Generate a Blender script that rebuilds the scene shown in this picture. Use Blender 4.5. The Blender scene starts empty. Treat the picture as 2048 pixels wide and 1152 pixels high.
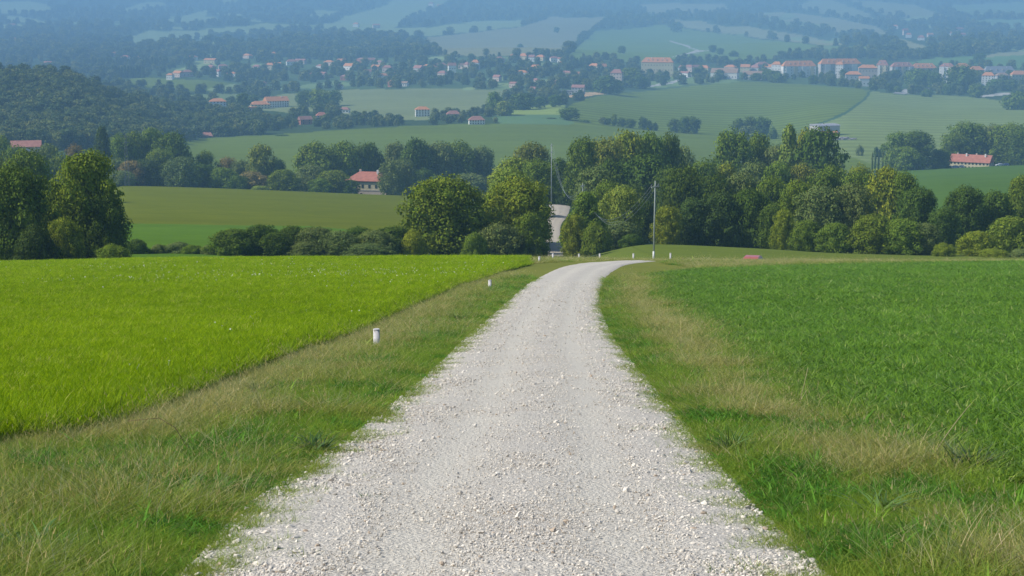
import bpy, math, random
import numpy as np
from mathutils import Vector, Matrix

random.seed(7)
RNG = np.random.default_rng(11)
SC = bpy.context.scene
COL = SC.collection

# ------------------------------------------------------------------ camera
F = 3500.0                      # focal length in photo pixels (photo 2048 x 1152)
PITCH = math.atan(576.0 / F)    # horizon lies at the photo's top edge
CP, SP = math.cos(PITCH), math.sin(PITCH)
cam_d = bpy.data.cameras.new("camera")
cam = bpy.data.objects.new("camera", cam_d)
COL.objects.link(cam)
cam_d.sensor_width = 36.0
cam_d.lens = F / 2048.0 * 36.0
cam_d.clip_start = 0.1
cam_d.clip_end = 20000.0
cam.location = (0, 0, 0)
cam.rotation_euler = (math.pi / 2 - PITCH, 0, 0)
SC.camera = cam
SC.render.resolution_x, SC.render.resolution_y = 1024, 576


def vslope(row):
    """height per metre of forward distance along the sight line through a photo row"""
    b = (576.0 - row) / F
    return (-SP + b * CP) / (CP + b * SP)


def uslope(px, row):
    b = (576.0 - row) / F
    return ((px - 1024.0) / F) / (CP + b * SP)


def to_pix(x, y, z):
    dep = y * CP - z * SP
    up = y * SP + z * CP
    return 1024.0 + F * x / dep, 576.0 - F * up / dep


# ------------------------------------------------------------------ terrain
def pchip(xs, ys, xq):
    xs = np.asarray(xs, float); ys = np.asarray(ys, float)
    h = np.diff(xs)
    if ys.ndim > 1:
        h = h.reshape((-1,) + (1,) * (ys.ndim - 1))
    dl = np.diff(ys, axis=0) / h
    m = np.zeros_like(ys)
    m[0], m[-1] = dl[0], dl[-1]
    a, b = dl[:-1], dl[1:]
    w1 = 2 * h[1:] + h[:-1]; w2 = h[1:] + 2 * h[:-1]
    with np.errstate(divide='ignore', invalid='ignore'):
        hm = (w1 + w2) / (w1 / a + w2 / b)
    m[1:-1] = np.where(a * b > 0, hm, 0.0)
    i = np.clip(np.searchsorted(xs, xq, side='right') - 1, 0, len(xs) - 2)
    hh = (xs[i + 1] - xs[i]); t = (xq - xs[i]) / hh
    if ys.ndim > 1:
        sh = (-1,) + (1,) * (ys.ndim - 1)
        t = t.reshape(sh); hh = hh.reshape(sh)
    t2, t3 = t * t, t * t * t
    return (2*t3 - 3*t2 + 1) * ys[i] + (t3 - 2*t2 + t) * hh * m[i] + (-2*t3 + 3*t2) * ys[i + 1] + (t3 - t2) * hh * m[i + 1]


NEAR = [(9.04, 1152), (12.45, 1000), (15.8, 900), (21.65, 800), (34.3, 700), (53.3, 623), (64.2, 590),
        (76.3, 564), (90, 545), (105, 532.5), (120, 523)]
CREST = {-400: 532, 0: 529, 130: 526, 250: 523, 400: 521.5, 500: 520.5, 810: 518.5, 1105: 518, 1310: 521, 1500: 523,
         1700: 523.5, 1900: 524, 2048: 524, 2450: 524}
HILLS = [(3500, 80), (4500, 45), (6000, 0), (8000, -75), (9200, -110)]
FARC = {
    -400: [(130, 533), (165, 548), (230, 535), (350, 490), (500, 440), (700, 385), (900, 335), (1150, 250), (1420, 140), (1500, 136), (1650, 145), (2250, 152), (2700, 132), (3100, 112)],
    0: [(130, 530), (165, 545), (230, 532), (350, 490), (500, 440), (700, 385), (900, 338), (1150, 260), (1430, 158), (1510, 153), (1650, 160), (2250, 158), (2700, 136), (3100, 112)],
    130: [(130, 526.5), (165, 545), (230, 530), (350, 485), (500, 440), (700, 385), (900, 338), (1150, 265), (1420, 174), (1500, 164), (1650, 170), (2200, 165), (2650, 140), (3100, 113)],
    250: [(130, 523.5), (160, 527), (182, 519), (205, 509), (300, 465), (400, 435), (640, 374), (660, 371.5), (720, 378), (850, 365), (1000, 325), (1150, 285), (1380, 232), (1480, 214), (1580, 204), (1800, 196), (2150, 172), (2600, 143), (3050, 115)],
    400: [(130, 522), (160, 526), (182, 519), (205, 510), (300, 467), (400, 437), (640, 378), (660, 375), (720, 382), (850, 366), (1000, 330), (1200, 296), (1420, 275), (1600, 240), (1800, 212), (2000, 190), (2300, 155), (2800, 117)],
    500: [(130, 521), (160, 525), (182, 519), (205, 512), (300, 470), (400, 440), (640, 382), (665, 378.5), (720, 386), (850, 368), (1050, 325), (1300, 285), (1450, 268), (1550, 255), (1650, 240), (1750, 222), (1900, 212), (2100, 185), (2300, 165), (2800, 115)],
    810: [(130, 519), (165, 527), (205, 520), (300, 476), (400, 446), (640, 394), (665, 390.5), (720, 396), (850, 375), (1050, 330), (1300, 285), (1500, 250), (1600, 240), (1750, 222), (2050, 182), (2300, 160), (2800, 112)],
    1105: [(130, 518.5), (165, 535), (200, 532), (245, 516), (270, 500), (300, 470), (335, 440), (360, 424), (385, 412), (450, 411), (600, 405), (800, 380), (1000, 340), (1300, 285), (1500, 252), (1650, 230), (1800, 208), (1950, 195), (2200, 165), (2800, 110)],
    1310: [(130, 522), (145, 532), (165, 526), (190, 510), (225, 491), (235, 489), (260, 495), (350, 465), (450, 440), (600, 405), (800, 375), (1000, 345), (1250, 305), (1500, 268), (1600, 255), (1900, 215), (2200, 183), (2350, 168), (2500, 150), (2800, 120)],
    1500: [(130, 524), (150, 545), (170, 532), (190, 515), (220, 500), (235, 496), (260, 500), (350, 470), (450, 440), (600, 405), (800, 375), (1000, 345), (1250, 308), (1500, 272), (1600, 262), (1900, 222), (2300, 168), (2500, 150), (2800, 120)],
    1700: [(130, 524), (150, 538), (180, 525), (205, 513), (220, 509), (260, 503), (350, 465), (450, 440), (600, 400), (800, 365), (1000, 335), (1150, 310), (1300, 285), (1450, 262), (1900, 205), (2200, 175), (2400, 160), (2600, 142), (2800, 122)],
    1900: [(130, 525), (160, 535), (200, 522), (260, 500), (350, 450), (450, 415), (700, 360), (900, 341), (960, 337.5), (1020, 340), (1100, 328), (1200, 310), (1450, 265), (1900, 215), (2150, 188), (2300, 175), (2500, 155), (2700, 135), (2900, 112)],
    2048: [(130, 525), (160, 535), (200, 522), (260, 500), (350, 445), (450, 412), (700, 355), (900, 336), (960, 332.5), (1020, 335), (1100, 322), (1200, 303), (1450, 262), (1900, 215), (2150, 188), (2300, 175), (2500, 155), (2700, 133), (2900, 110)],
    2450: [(130, 525), (160, 535), (200, 522), (260, 500), (350, 445), (450, 412), (700, 353), (900, 333), (960, 329.5), (1020, 332), (1100, 320), (1200, 301), (1450, 260), (1900, 213), (2150, 188), (2300, 173), (2500, 153), (2700, 131), (2900, 108)],
}
ND, NU = 800, 1000
UMAX = 0.42
DG = np.geomspace(6.0, 13200.0, ND)
UG = np.linspace(-UMAX, UMAX, NU)
def W(d):
    """the land beyond the first valley lies farther off than its first survey"""
    return d if d < 1800 else 1800 + (d - 1800) * 1.55


_cols, _us = [], []
for px in sorted(CREST):
    c = CREST[px]
    pts = []
    for d, r in NEAR:
        k = 0 if d < 60 else (d - 60) / 60.0
        pts.append((d, r + (c - 523) * k))
    pts += FARC[px] + [(3700, 80)] + HILLS[1:]
    pts = [(W(d), r) for d, r in pts]
    d_ = np.array([p[0] for p in pts]); z_ = np.array([vslope(p[1]) * p[0] for p in pts])
    d_ = np.concatenate([[-20.0, 0.0], d_]); z_ = np.concatenate([[1.4, -1.64], z_])
    _cols.append(pchip(d_, z_, DG)); _us.append((px - 1024.0) / F)
_cols = np.array(_cols)
ZG = pchip(np.array(_us), _cols, np.clip(UG, _us[0], _us[-1]))        # [u, d]


def vnoise(x, y, seed=0):
    """smooth value noise, vectorised"""
    xi, yi = np.floor(x).astype(np.int64), np.floor(y).astype(np.int64)
    fx, fy = x - xi, y - yi
    fx, fy = fx * fx * (3 - 2 * fx), fy * fy * (3 - 2 * fy)

    def hsh(a, b):
        n = (a * 374761393 + b * 668265263 + seed * 1442695041) & 0x7fffffff
        n = ((n ^ (n >> 13)) * 1274126177) & 0x7fffffff
        return ((n ^ (n >> 16)) & 0xffff) / 65535.0
    a, b, c, d = hsh(xi, yi), hsh(xi + 1, yi), hsh(xi, yi + 1), hsh(xi + 1, yi + 1)
    return (a * (1 - fx) + b * fx) * (1 - fy) + (c * (1 - fx) + d * fx) * fy


_UU, _DD = np.meshgrid(UG, DG, indexing='ij')
_XX = _UU * _DD
ZG = ZG + np.clip((_DD - 1500) / 2500, 0, 1) * 26 * (vnoise(_XX / 420, _DD / 700, 3) - 0.5)
ZG = ZG + np.clip((_DD - 400) / 1500, 0, 1) * 5 * (vnoise(_XX / 160, _DD / 260, 5) - 0.5)
ZG = ZG + np.clip((_DD - 8) / 30, 0, 1) * np.clip((150 - _DD) / 60, 0, 1) * 0.10 * (vnoise(_XX / 6, _DD / 9, 6) - 0.5)
LD0, LDS = math.log(DG[0]), (ND - 1) / math.log(DG[-1] / DG[0])


def ground(x, y):
    x = np.asarray(x, float); y = np.asarray(y, float)
    yy = np.maximum(y, DG[0])
    fu = np.clip((x / yy + UMAX) / (2 * UMAX) * (NU - 1), 0, NU - 1.001)
    fd = np.clip((np.log(yy) - LD0) * LDS, 0, ND - 1.001)
    i, j = fu.astype(int), fd.astype(int)
    a, b = fu - i, fd - j
    # interpolate along real distance between the two rows
    b = (yy - DG[j]) / (DG[j + 1] - DG[j])
    b = np.clip(b, 0, 1)
    z = (ZG[i, j] * (1 - a) + ZG[i + 1, j] * a) * (1 - b) + (ZG[i, j + 1] * (1 - a) + ZG[i + 1, j + 1] * a) * b
    return np.where(y < DG[0], z + 0.158 * (DG[0] - y), z)


def hit(px, row, dmin=6.0, dmax=13000.0):
    """first point of the ground beyond dmin on the sight line through a photo pixel"""
    u, v = uslope(px, row), vslope(row)
    ds = DG[(DG >= dmin) & (DG <= dmax)]
    g = ground(u * ds, ds) - v * ds
    k = np.nonzero(g >= 0)[0]
    if len(k) == 0:
        return None
    k = k[0]
    if k == 0:
        d = ds[0]
    else:
        t = g[k - 1] / (g[k - 1] - g[k]); d = ds[k - 1] + t * (ds[k] - ds[k - 1])
    x = u * d
    return float(x), float(d), float(ground(x, d))


# ------------------------------------------------------------------ object helpers
def tag(o, label=None, cat=None, group=None, kind=None):
    if label: o["label"] = label
    if cat: o["category"] = cat
    if group: o["group"] = group
    if kind: o["kind"] = kind
    return o


def mesh_obj(name, verts, faces, mat, parent=None, smooth=False):
    me = bpy.data.meshes.new(name)
    me.from_pydata([tuple(v) for v in verts], [], [tuple(f) for f in faces])
    for m in (mat if isinstance(mat, (list, tuple)) else [mat]):
        me.materials.append(m)
    if smooth:
        me.polygons.foreach_set("use_smooth", [True] * len(me.polygons))
    o = bpy.data.objects.new(name, me)
    COL.objects.link(o)
    if parent is not None: o.parent = parent
    return o


def quad_mesh(name, V, Q, mats=None):
    """fast mesh from numpy arrays: V n x 3, Q m x 4"""
    me = bpy.data.meshes.new(name)
    V = np.ascontiguousarray(V, np.float32); Q = np.ascontiguousarray(Q, np.int32)
    me.vertices.add(len(V)); me.vertices.foreach_set("co", V.ravel())
    me.loops.add(Q.size); me.loops.foreach_set("vertex_index", Q.ravel())
    me.polygons.add(len(Q))
    me.polygons.foreach_set("loop_start", np.arange(len(Q), dtype=np.int32) * Q.shape[1])
    me.update(calc_edges=True)
    for m in mats or []: me.materials.append(m)
    return me


def link(name, me, parent=None):
    o = bpy.data.objects.new(name, me); COL.objects.link(o)
    if parent is not None: o.parent = parent
    return o


def empty(name, loc, rz=0.0):
    o = bpy.data.objects.new(name, None); COL.objects.link(o)
    o.empty_display_size = 0.2; o.location = loc; o.rotation_euler = (0, 0, rz)
    return o


class MB:
    """collects boxes, prisms and tubes into one mesh"""
    def __init__(s): s.v, s.f = [], []

    def add(s, vs, fs):
        n = len(s.v); s.v += [tuple(p) for p in vs]; s.f += [tuple(i + n for i in f) for f in fs]

    def box(s, x0, x1, y0, y1, z0, z1):
        s.add([(x0, y0, z0), (x1, y0, z0), (x1, y1, z0), (x0, y1, z0), (x0, y0, z1), (x1, y0, z1), (x1, y1, z1), (x0, y1, z1)],
              [(0, 3, 2, 1), (4, 5, 6, 7), (0, 1, 5, 4), (1, 2, 6, 5), (2, 3, 7, 6), (3, 0, 4, 7)])

    def tube(s, pts, rad, n=8, cap=True):
        pts = [Vector(p) for p in pts]
        if not isinstance(rad, (list, tuple)): rad = [rad] * len(pts)
        rings = []
        for i, p in enumerate(pts):
            t = (pts[min(i + 1, len(pts) - 1)] - pts[max(i - 1, 0)])
            t = t.normalized() if t.length > 1e-9 else Vector((0, 0, 1))
            a = t.cross(Vector((0, 1, 0)) if abs(t.y) < 0.9 else Vector((1, 0, 0))).normalized(); b = t.cross(a)
            rings.append([p + (a * math.cos(k * 2 * math.pi / n) + b * math.sin(k * 2 * math.pi / n)) * rad[i] for k in range(n)])
        vs = [q for r in rings for q in r]; fs = []
        for i in range(len(pts) - 1):
            for k in range(n):
                k2 = (k + 1) % n
                fs.append((i * n + k, i * n + k2, (i + 1) * n + k2, (i + 1) * n + k))
        if cap:
            fs.append(tuple(range(n - 1, -1, -1))); fs.append(tuple((len(pts) - 1) * n + k for k in range(n)))
        s.add(vs, fs)

    def build(s, name, mat, parent=None, smooth=False):
        return mesh_obj(name, s.v, s.f, mat, parent, smooth)


# ------------------------------------------------------------------ materials
def nmat(name):
    m = bpy.data.materials.new(name); m.use_nodes = True
    nt = m.node_tree; nt.nodes.clear()
    out = nt.nodes.new("ShaderNodeOutputMaterial")
    return m, nt, out


def nd(nt, typ, **kw):
    n = nt.nodes.new(typ)
    for k, v in kw.items():
        if k == 'ins':
            for a, b in v.items(): n.inputs[a].default_value = b
        else: setattr(n, k, v)
    return n


def mathn(nt, op, a, b=None, c=None):
    n = nt.nodes.new("ShaderNodeMath"); n.operation = op
    for i, q in enumerate((a, b, c)):
        if q is None: continue
        if isinstance(q, (int, float)): n.inputs[i].default_value = q
        else: nt.links.new(q, n.inputs[i])
    return n.outputs[0]


def mixc(nt, fac, a, b, blend='MIX'):
    n = nt.nodes.new("ShaderNodeMix"); n.data_type = 'RGBA'; n.blend_type = blend
    for i, q in ((0, fac), (6, a), (7, b)):
        if isinstance(q, (int, float)): n.inputs[i].default_value = q
        elif isinstance(q, (tuple, list)): n.inputs[i].default_value = (*q[:3], 1)
        else: nt.links.new(q, n.inputs[i])
    return n.outputs[2]


def noise(nt, vec, scale, detail=4, rough=0.55):
    n = nd(nt, "ShaderNodeTexNoise", ins={'Scale': scale, 'Detail': detail, 'Roughness': rough})
    if vec is not None: nt.links.new(vec, n.inputs['Vector'])
    return n.outputs['Fac']


def ramp(nt, fac, stops):
    n = nt.nodes.new("ShaderNodeValToRGB"); e = n.color_ramp.elements
    while len(e) < len(stops): e.new(0.5)
    for q, (p, c) in zip(e, stops):
        q.position = p; q.color = (*c[:3], 1) if isinstance(c, (tuple, list)) else (c, c, c, 1)
    nt.links.new(fac, n.inputs[0]); return n.outputs[0]


def bsdf(nt, out, color, rough=0.9, spec=0.2, normal=None, **kw):
    b = nt.nodes.new("ShaderNodeBsdfPrincipled")
    if isinstance(color, (tuple, list)): b.inputs['Base Color'].default_value = (*color[:3], 1)
    else: nt.links.new(color, b.inputs['Base Color'])
    b.inputs['Roughness'].default_value = rough
    b.inputs['Specular IOR Level'].default_value = spec
    for k, v in kw.items(): b.inputs[k.replace('_', ' ')].default_value = v
    if normal is not None: nt.links.new(normal, b.inputs['Normal'])
    nt.links.new(b.outputs[0], out.inputs['Surface'])
    return b


def simple(name, color, rough=0.8, spec=0.2, var=0.12, scale=3.0, bump=0.0, **kw):
    m, nt, out = nmat(name)
    tc = nd(nt, "ShaderNodeTexCoord")
    f = noise(nt, tc.outputs['Object'], scale, 5)
    lo = tuple(c * (1 - var) for c in color); hi = tuple(min(1, c * (1 + var)) for c in color)
    c = ramp(nt, f, [(0.3, lo), (0.7, hi)])
    nrm = None
    if bump:
        bn = nd(nt, "ShaderNodeBump", ins={'Strength': bump, 'Distance': 0.02}); nt.links.new(f, bn.inputs['Height']); nrm = bn.outputs[0]
    bsdf(nt, out, c, rough, spec, nrm, **kw)
    return m
# ------------------------------------------------------------------ light, sky, air
SUN_EL, SUN_AZ = math.radians(41), math.radians(-93)     # azimuth from +Y towards +X: light from the left, slightly ahead
sun_vec = Vector((math.sin(SUN_AZ) * math.cos(SUN_EL), math.cos(SUN_AZ) * math.cos(SUN_EL), math.sin(SUN_EL)))
sun_d = bpy.data.lights.new("sun", 'SUN')
sun_d.energy = 5.0; sun_d.angle = math.radians(0.53); sun_d.color = (1.0, 0.96, 0.89)
sun_o = bpy.data.objects.new("sun", sun_d); COL.objects.link(sun_o)
sun_o.rotation_euler = sun_vec.to_track_quat('Z', 'Y').to_euler()
sun_o.location = (0, 0, 300)
world = bpy.data.worlds.new("World"); SC.world = world; world.use_nodes = True
wn = world.node_tree; wn.nodes.clear()
wo = wn.nodes.new("ShaderNodeOutputWorld"); wb = wn.nodes.new("ShaderNodeBackground"); ws = wn.nodes.new("ShaderNodeTexSky")
ws.sky_type = 'NISHITA'; ws.sun_disc = False; ws.sun_elevation = SUN_EL; ws.sun_rotation = SUN_AZ
ws.altitude = 300; ws.air_density = 1.0; ws.dust_density = 1.0; ws.ozone_density = 1.5
wb.inputs['Strength'].default_value = 0.11
wn.links.new(ws.outputs[0], wb.inputs[0]); wn.links.new(wb.outputs[0], wo.inputs[0])
SC.view_settings.view_transform = 'Standard'; SC.view_settings.look = 'None'
SC.view_settings.gamma = 1.0; SC.view_settings.exposure = 0.15

ZMAX, ZMIN = float(ZG.max()), float(ZG.min())
HAZE_D, HAZE_C = 2.35e-4, (0.318, 0.585, 0.91)
SC.cycles.volume_bounces = 1; SC.cycles.max_bounces = 5; SC.cycles.diffuse_bounces = 3; SC.cycles.glossy_bounces = 2; SC.cycles.transparent_max_bounces = 4
m, nt, out = nmat("haze_air")
pv = nt.nodes.new("ShaderNodeVolumePrincipled")
pv.inputs['Color'].default_value = (*HAZE_C, 1); pv.inputs['Density'].default_value = HAZE_D
pv.inputs['Anisotropy'].default_value = 0.0
nt.links.new(pv.outputs[0], out.inputs['Volume'])
mb = MB(); mb.box(-5650, 5650, -60, 13300, ZMIN - 12, ZMAX + 30)
tag(mb.build("haze", m), "pale blue summer haze filling the whole valley", None, None, "stuff")

# ------------------------------------------------------------------ ground materials
def field_mat(name):
    m, nt, out = nmat(name)
    at = nd(nt, "ShaderNodeAttribute", attribute_name="col")
    st = nd(nt, "ShaderNodeAttribute", attribute_name="stripe")
    tc = nd(nt, "ShaderNodeTexCoord")
    n1 = noise(nt, tc.outputs['Object'], 0.012, 5, 0.6)
    n2 = noise(nt, tc.outputs['Object'], 0.15, 4, 0.6)
    n3 = noise(nt, tc.outputs['Object'], 1.7, 4, 0.7)
    v = mathn(nt, 'ADD', mathn(nt, 'MULTIPLY', n1, 0.5), mathn(nt, 'MULTIPLY', n2, 0.35))
    v = mathn(nt, 'ADD', v, mathn(nt, 'MULTIPLY', n3, 0.5))          # mean about 0.67
    v = mathn(nt, 'ADD', mathn(nt, 'MULTIPLY', v, 0.9), 0.40)
    mp = nd(nt, "ShaderNodeMapping", ins={'Rotation': (0, 0, 0.22), 'Scale': (0.02, 1, 1)})
    nt.links.new(tc.outputs['Object'], mp.inputs[0])
    wv = nd(nt, "ShaderNodeTexWave", wave_type='BANDS', bands_direction='Y', ins={'Scale': 0.0075, 'Distortion': 1.5, 'Detail': 2.0})
    nt.links.new(mp.outputs[0], wv.inputs[0])
    sv = mathn(nt, 'MULTIPLY', mathn(nt, 'SUBTRACT', wv.outputs['Fac'], 0.5), st.outputs['Fac'])
    v = mathn(nt, 'ADD', v, sv)
    cb = nd(nt, "ShaderNodeCombineXYZ"); 
    for i in range(3): nt.links.new(v, cb.inputs[i])
    c = mixc(nt, 1.0, at.outputs['Color'], cb.outputs[0], 'MULTIPLY')
    c2 = mixc(nt, mathn(nt, 'MULTIPLY', mathn(nt, 'SUBTRACT', n2, 0.45), 0.9), c, mixc(nt, 1.0, c, (1.25, 1.05, 0.8), 'MULTIPLY'))
    bsdf(nt, out, c2, 0.95, 0.0)
    return m


M_FIELD = field_mat("field_ground")

# ------------------------------------------------------------------ regions of the land
def inpoly(px, py, poly):
    r = np.zeros(px.shape, bool); n = len(poly)
    for i in range(n):
        x1, y1 = poly[i]; x2, y2 = poly[(i + 1) % n]
        if y1 == y2: continue
        c = ((y1 > py) != (y2 > py)) & (px < (x2 - x1) * (py - y1) / (y2 - y1) + x1)
        r ^= c
    return r


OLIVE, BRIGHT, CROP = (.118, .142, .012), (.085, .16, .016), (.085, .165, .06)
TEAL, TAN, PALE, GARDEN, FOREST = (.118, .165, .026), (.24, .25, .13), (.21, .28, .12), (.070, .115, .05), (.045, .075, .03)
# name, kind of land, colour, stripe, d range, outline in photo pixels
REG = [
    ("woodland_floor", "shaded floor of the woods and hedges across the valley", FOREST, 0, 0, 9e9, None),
    ("grass_verge", "rough grassy ground on both sides of the gravel road", (.165, .185, .045), 0, 0, 142, None),
    ("pasture", "olive green mown pasture sloping down beyond the hedge", OLIVE, .05, 180, 668, [(225, 300), (835, 300), (835, 470), (620, 452), (225, 447)]),
    ("meadow_slope", "bright green lower part of the pasture behind the shrubs", BRIGHT, .04, 172, 520, [(225, 447), (620, 452), (835, 470), (835, 540), (225, 540)]),
    ("mown_field", "mown green field behind the bend of the road", (.125, .165, .030), .05, 142, 262, [(1200, 480), (1330, 486), (1760, 500), (2100, 512), (2100, 560), (1200, 560)]),
    ("farm_field", "smooth green field below the red roofed farmhouse", (.075, .14, .022), .04, 440, 965, [(1780, 300), (2300, 300), (2300, 440), (1780, 440)]),
    ("valley_crop", "bluish green crop field crossing the valley behind the trees", TEAL, .06, 950, 1600, [(330, 288), (420, 276), (560, 268), (700, 258), (850, 251), (1000, 247), (1150, 248), (1330, 262), (1500, 275), (1640, 290), (1790, 300), (1800, 360), (300, 360), (310, 300)]),
    ("hill_crop", "broad striped green crop field below the town", TEAL, .42, 1400, 2480, [(1130, 222), (1140, 210), (1180, 195), (1300, 178), (1400, 168), (1480, 163), (1640, 170), (1745, 181), (1722, 205), (1690, 226), (1610, 259), (1640, 290), (1500, 275), (1330, 262), (1150, 249)]),
    ("pale_field", "paler green field on the right below the town", (.17, .22, .07), .26, 1050, 2400, [(1745, 181), (1800, 190), (1900, 191), (2060, 205), (2400, 205), (2400, 345), (1790, 345), (1640, 292), (1610, 259), (1690, 226), (1722, 205)]),
    ("field_track", "dark grassy track dividing the striped field from the paler one", (.05, .10, .045), 0, 1300, 2480, [(1742, 180), (1747, 181), (1725, 206), (1692, 228), (1612, 261), (1609, 258), (1689, 224), (1720, 204)]),
    ("light_meadow", "small light green meadow between trees under the town", (.23, .30, .07), .02, 1500, 2100, [(985, 233), (1040, 218), (1100, 209), (1130, 211), (1128, 222), (1120, 229), (1000, 230)]),
    ("lower_meadow", "dull green strip of meadow under the light meadow", (.11, .19, .075), .02, 1400, 1800, [(980, 231), (1120, 229), (1130, 222), (1150, 249), (1000, 248)]),
    ("village_field", "pale field with a dirt streak above the hamlet", (.18, .215, .095), .05, 1500, 2300, [(565, 187), (700, 178), (860, 178), (1000, 178), (1020, 190), (980, 220), (930, 228), (850, 240), (745, 240), (650, 222), (585, 226), (480, 218), (505, 205)]),
    ("hamlet_meadow", "small meadow round the white hamlet houses", (.16, .215, .085), .02, 1400, 2300, [(355, 190), (480, 186), (490, 200), (480, 212), (420, 205), (370, 203)]),
    ("hamlet_meadow", None, TEAL, .02, 1500, 2600, [(228, 158), (300, 155), (420, 162), (490, 172), (480, 182), (360, 182), (300, 175), (250, 168)]),
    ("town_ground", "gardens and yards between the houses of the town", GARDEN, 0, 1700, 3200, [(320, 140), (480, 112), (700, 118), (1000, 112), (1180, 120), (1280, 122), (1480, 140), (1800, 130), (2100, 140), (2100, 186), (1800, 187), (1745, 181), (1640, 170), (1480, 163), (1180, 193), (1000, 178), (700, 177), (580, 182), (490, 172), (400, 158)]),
    ("town_ground", None, (.15, .22, .08), 0, 1900, 2700, [(1250, 176), (1330, 150), (1440, 152), (1480, 163), (1400, 168), (1300, 178)]),
    ("bare_earth", "orange strip of bare earth beside the building site", (.52, .36, .2), 0, 1800, 2300, [(1128, 194), (1150, 188), (1190, 183), (1215, 186), (1190, 191), (1150, 195)]),
    ("hillside_field", "pale sunlit field on the far hillside", PALE, .05, 2700, 9e9, [(-300, 2), (60, 3), (92, 8), (106, 22), (96, 28), (-300, 25)]),
    ("hillside_field", None, PALE, .05, 2700, 9e9, [(-300, 30), (20, 30), (60, 36), (110, 48), (60, 46), (10, 41), (-300, 40)]),
    ("hillside_field", None, PALE, .05, 2700, 9e9, [(232, 21), (270, 10), (295, 4), (346, 8), (300, 16), (250, 24)]),
    ("hillside_field", None, PALE, .05, 2700, 9e9, [(328, 41), (416, 19), (412, 33), (462, 39), (400, 46), (350, 44)]),
    ("hillside_field", None, PALE, .05, 2700, 9e9, [(223, 76), (260, 72), (300, 62), (400, 60), (455, 55), (540, 47), (602, 49), (560, 58), (600, 52), (640, 50), (700, 40), (690, 62), (640, 58), (560, 66), (480, 71), (430, 75), (340, 86), (270, 96), (252, 84)]),
    ("hillside_field", None, PALE, .05, 2700, 9e9, [(430, -8), (482, -8), (470, 8), (445, 10)]),
    ("hillside_field", None, PALE, .05, 2700, 9e9, [(622, 30), (632, 21), (678, 22), (655, 38), (630, 38)]),
    ("hillside_field", None, PALE, .05, 2700, 9e9, [(640, 62), (690, 33), (740, 20), (775, 10), (790, -10), (905, -10), (880, 14), (850, 24), (800, 46), (790, 55), (860, 55), (880, 52), (960, 42), (1020, 42), (1045, 40), (1040, 52), (960, 62), (860, 72), (760, 72), (700, 70)]),
    ("hillside_field", None, (.215, .225, .125), .06, 2700, 9e9, [(860, 74), (960, 64), (1042, 53), (1088, 40), (1100, 35), (1205, 35), (1213, 42), (1178, 65), (1150, 86), (1128, 106), (1060, 110), (960, 113), (880, 111), (865, 100), (830, 88)]),
    ("hill_meadow", "fresh green meadow on the hillside right above the town", (.135, .205, .05), .05, 2600, 4600, [(1190, 62), (1278, 58), (1320, 48), (1340, 54), (1420, 64), (1530, 80), (1640, 90), (1782, 95), (1772, 106), (1660, 110), (1540, 119), (1350, 118), (1270, 123), (1190, 120), (1130, 116), (1155, 95)]),
    ("stubble_field", "dry greyish tan field on the upper right hillside", TAN, .07, 2700, 9e9, [(1276, 10), (1330, 6), (1450, 8), (1458, 22), (1400, 28), (1300, 26)]),
    ("stubble_field", None, TAN, .07, 2700, 9e9, [(1330, 40), (1400, 42), (1440, 52), (1500, 54), (1570, 64), (1650, 80), (1695, 91), (1640, 89), (1530, 78), (1420, 62), (1340, 52)]),
    ("stubble_field", None, TAN, .07, 2700, 9e9, [(1500, 28), (1560, 25), (1600, 27), (1690, 40), (1750, 52), (1785, 70), (1700, 68), (1640, 58), (1560, 42), (1510, 33)]),
    ("stubble_field", None, (.2, .23, .11), .07, 2700, 9e9, [(1590, 12), (1640, -6), (1680, 6), (1735, 26), (1760, 48), (1700, 38), (1640, 26)]),
    ("stubble_field", None, (.2, .23, .11), .07, 2700, 9e9, [(1695, 0), (1740, 2), (1830, 10), (1895, 34), (1840, 38), (1770, 30), (1730, 14)]),
    ("hillside_field", None, (.15, .225, .1), .05, 2700, 9e9, [(1900, 10), (2100, 2), (2100, 33), (1980, 30), (1910, 30)]),
    ("hillside_field", None, (.14, .23, .1), .05, 2700, 9e9, [(1925, 42), (2100, 36), (2100, 56), (2010, 58), (1960, 52)]),
    ("stubble_field", None, TAN, .07, 2500, 9e9, [(1785, 72), (1850, 92), (1875, 106), (1820, 112), (1790, 88)]),
    ("hill_meadow", None, (.11, .2, .07), .04, 2300, 4600, [(1800, 127), (1870, 115), (1960, 113), (2100, 106), (2100, 141), (1990, 136), (1920, 130), (1850, 131)]),
    ("stubble_field", None, TAN, .07, 2300, 4600, [(1968, 114), (1985, 107), (2100, 98), (2100, 107)]),
    ("town_street", "pale grey street at the lower edge of the town", (.38, .37, .36), 0, 1800, 2700, [(1783, 187), (1800, 180), (1850, 175), (1885, 168), (1886, 172), (1850, 182), (1830, 187), (1800, 189)]),
    ("town_street", None, (.42, .40, .36), 0, 1800, 2700, [(1960, 191), (1990, 187), (2100, 182), (2100, 186), (1995, 191), (1965, 195)]),
    ("town_street", None, (.40, .40, .38), 0, 1900, 2900, [(1292, 172), (1340, 163), (1375, 152), (1388, 147), (1390, 150), (1345, 167), (1296, 175)]),
    ("town_street", None, (.40, .40, .38), 0, 2600, 4600, [(1340, 83), (1370, 92), (1392, 101), (1368, 108), (1345, 113), (1345, 115), (1372, 109), (1420, 101), (1394, 100), (1372, 90), (1342, 81)]),
]
_rs = random.Random(99)
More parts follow.
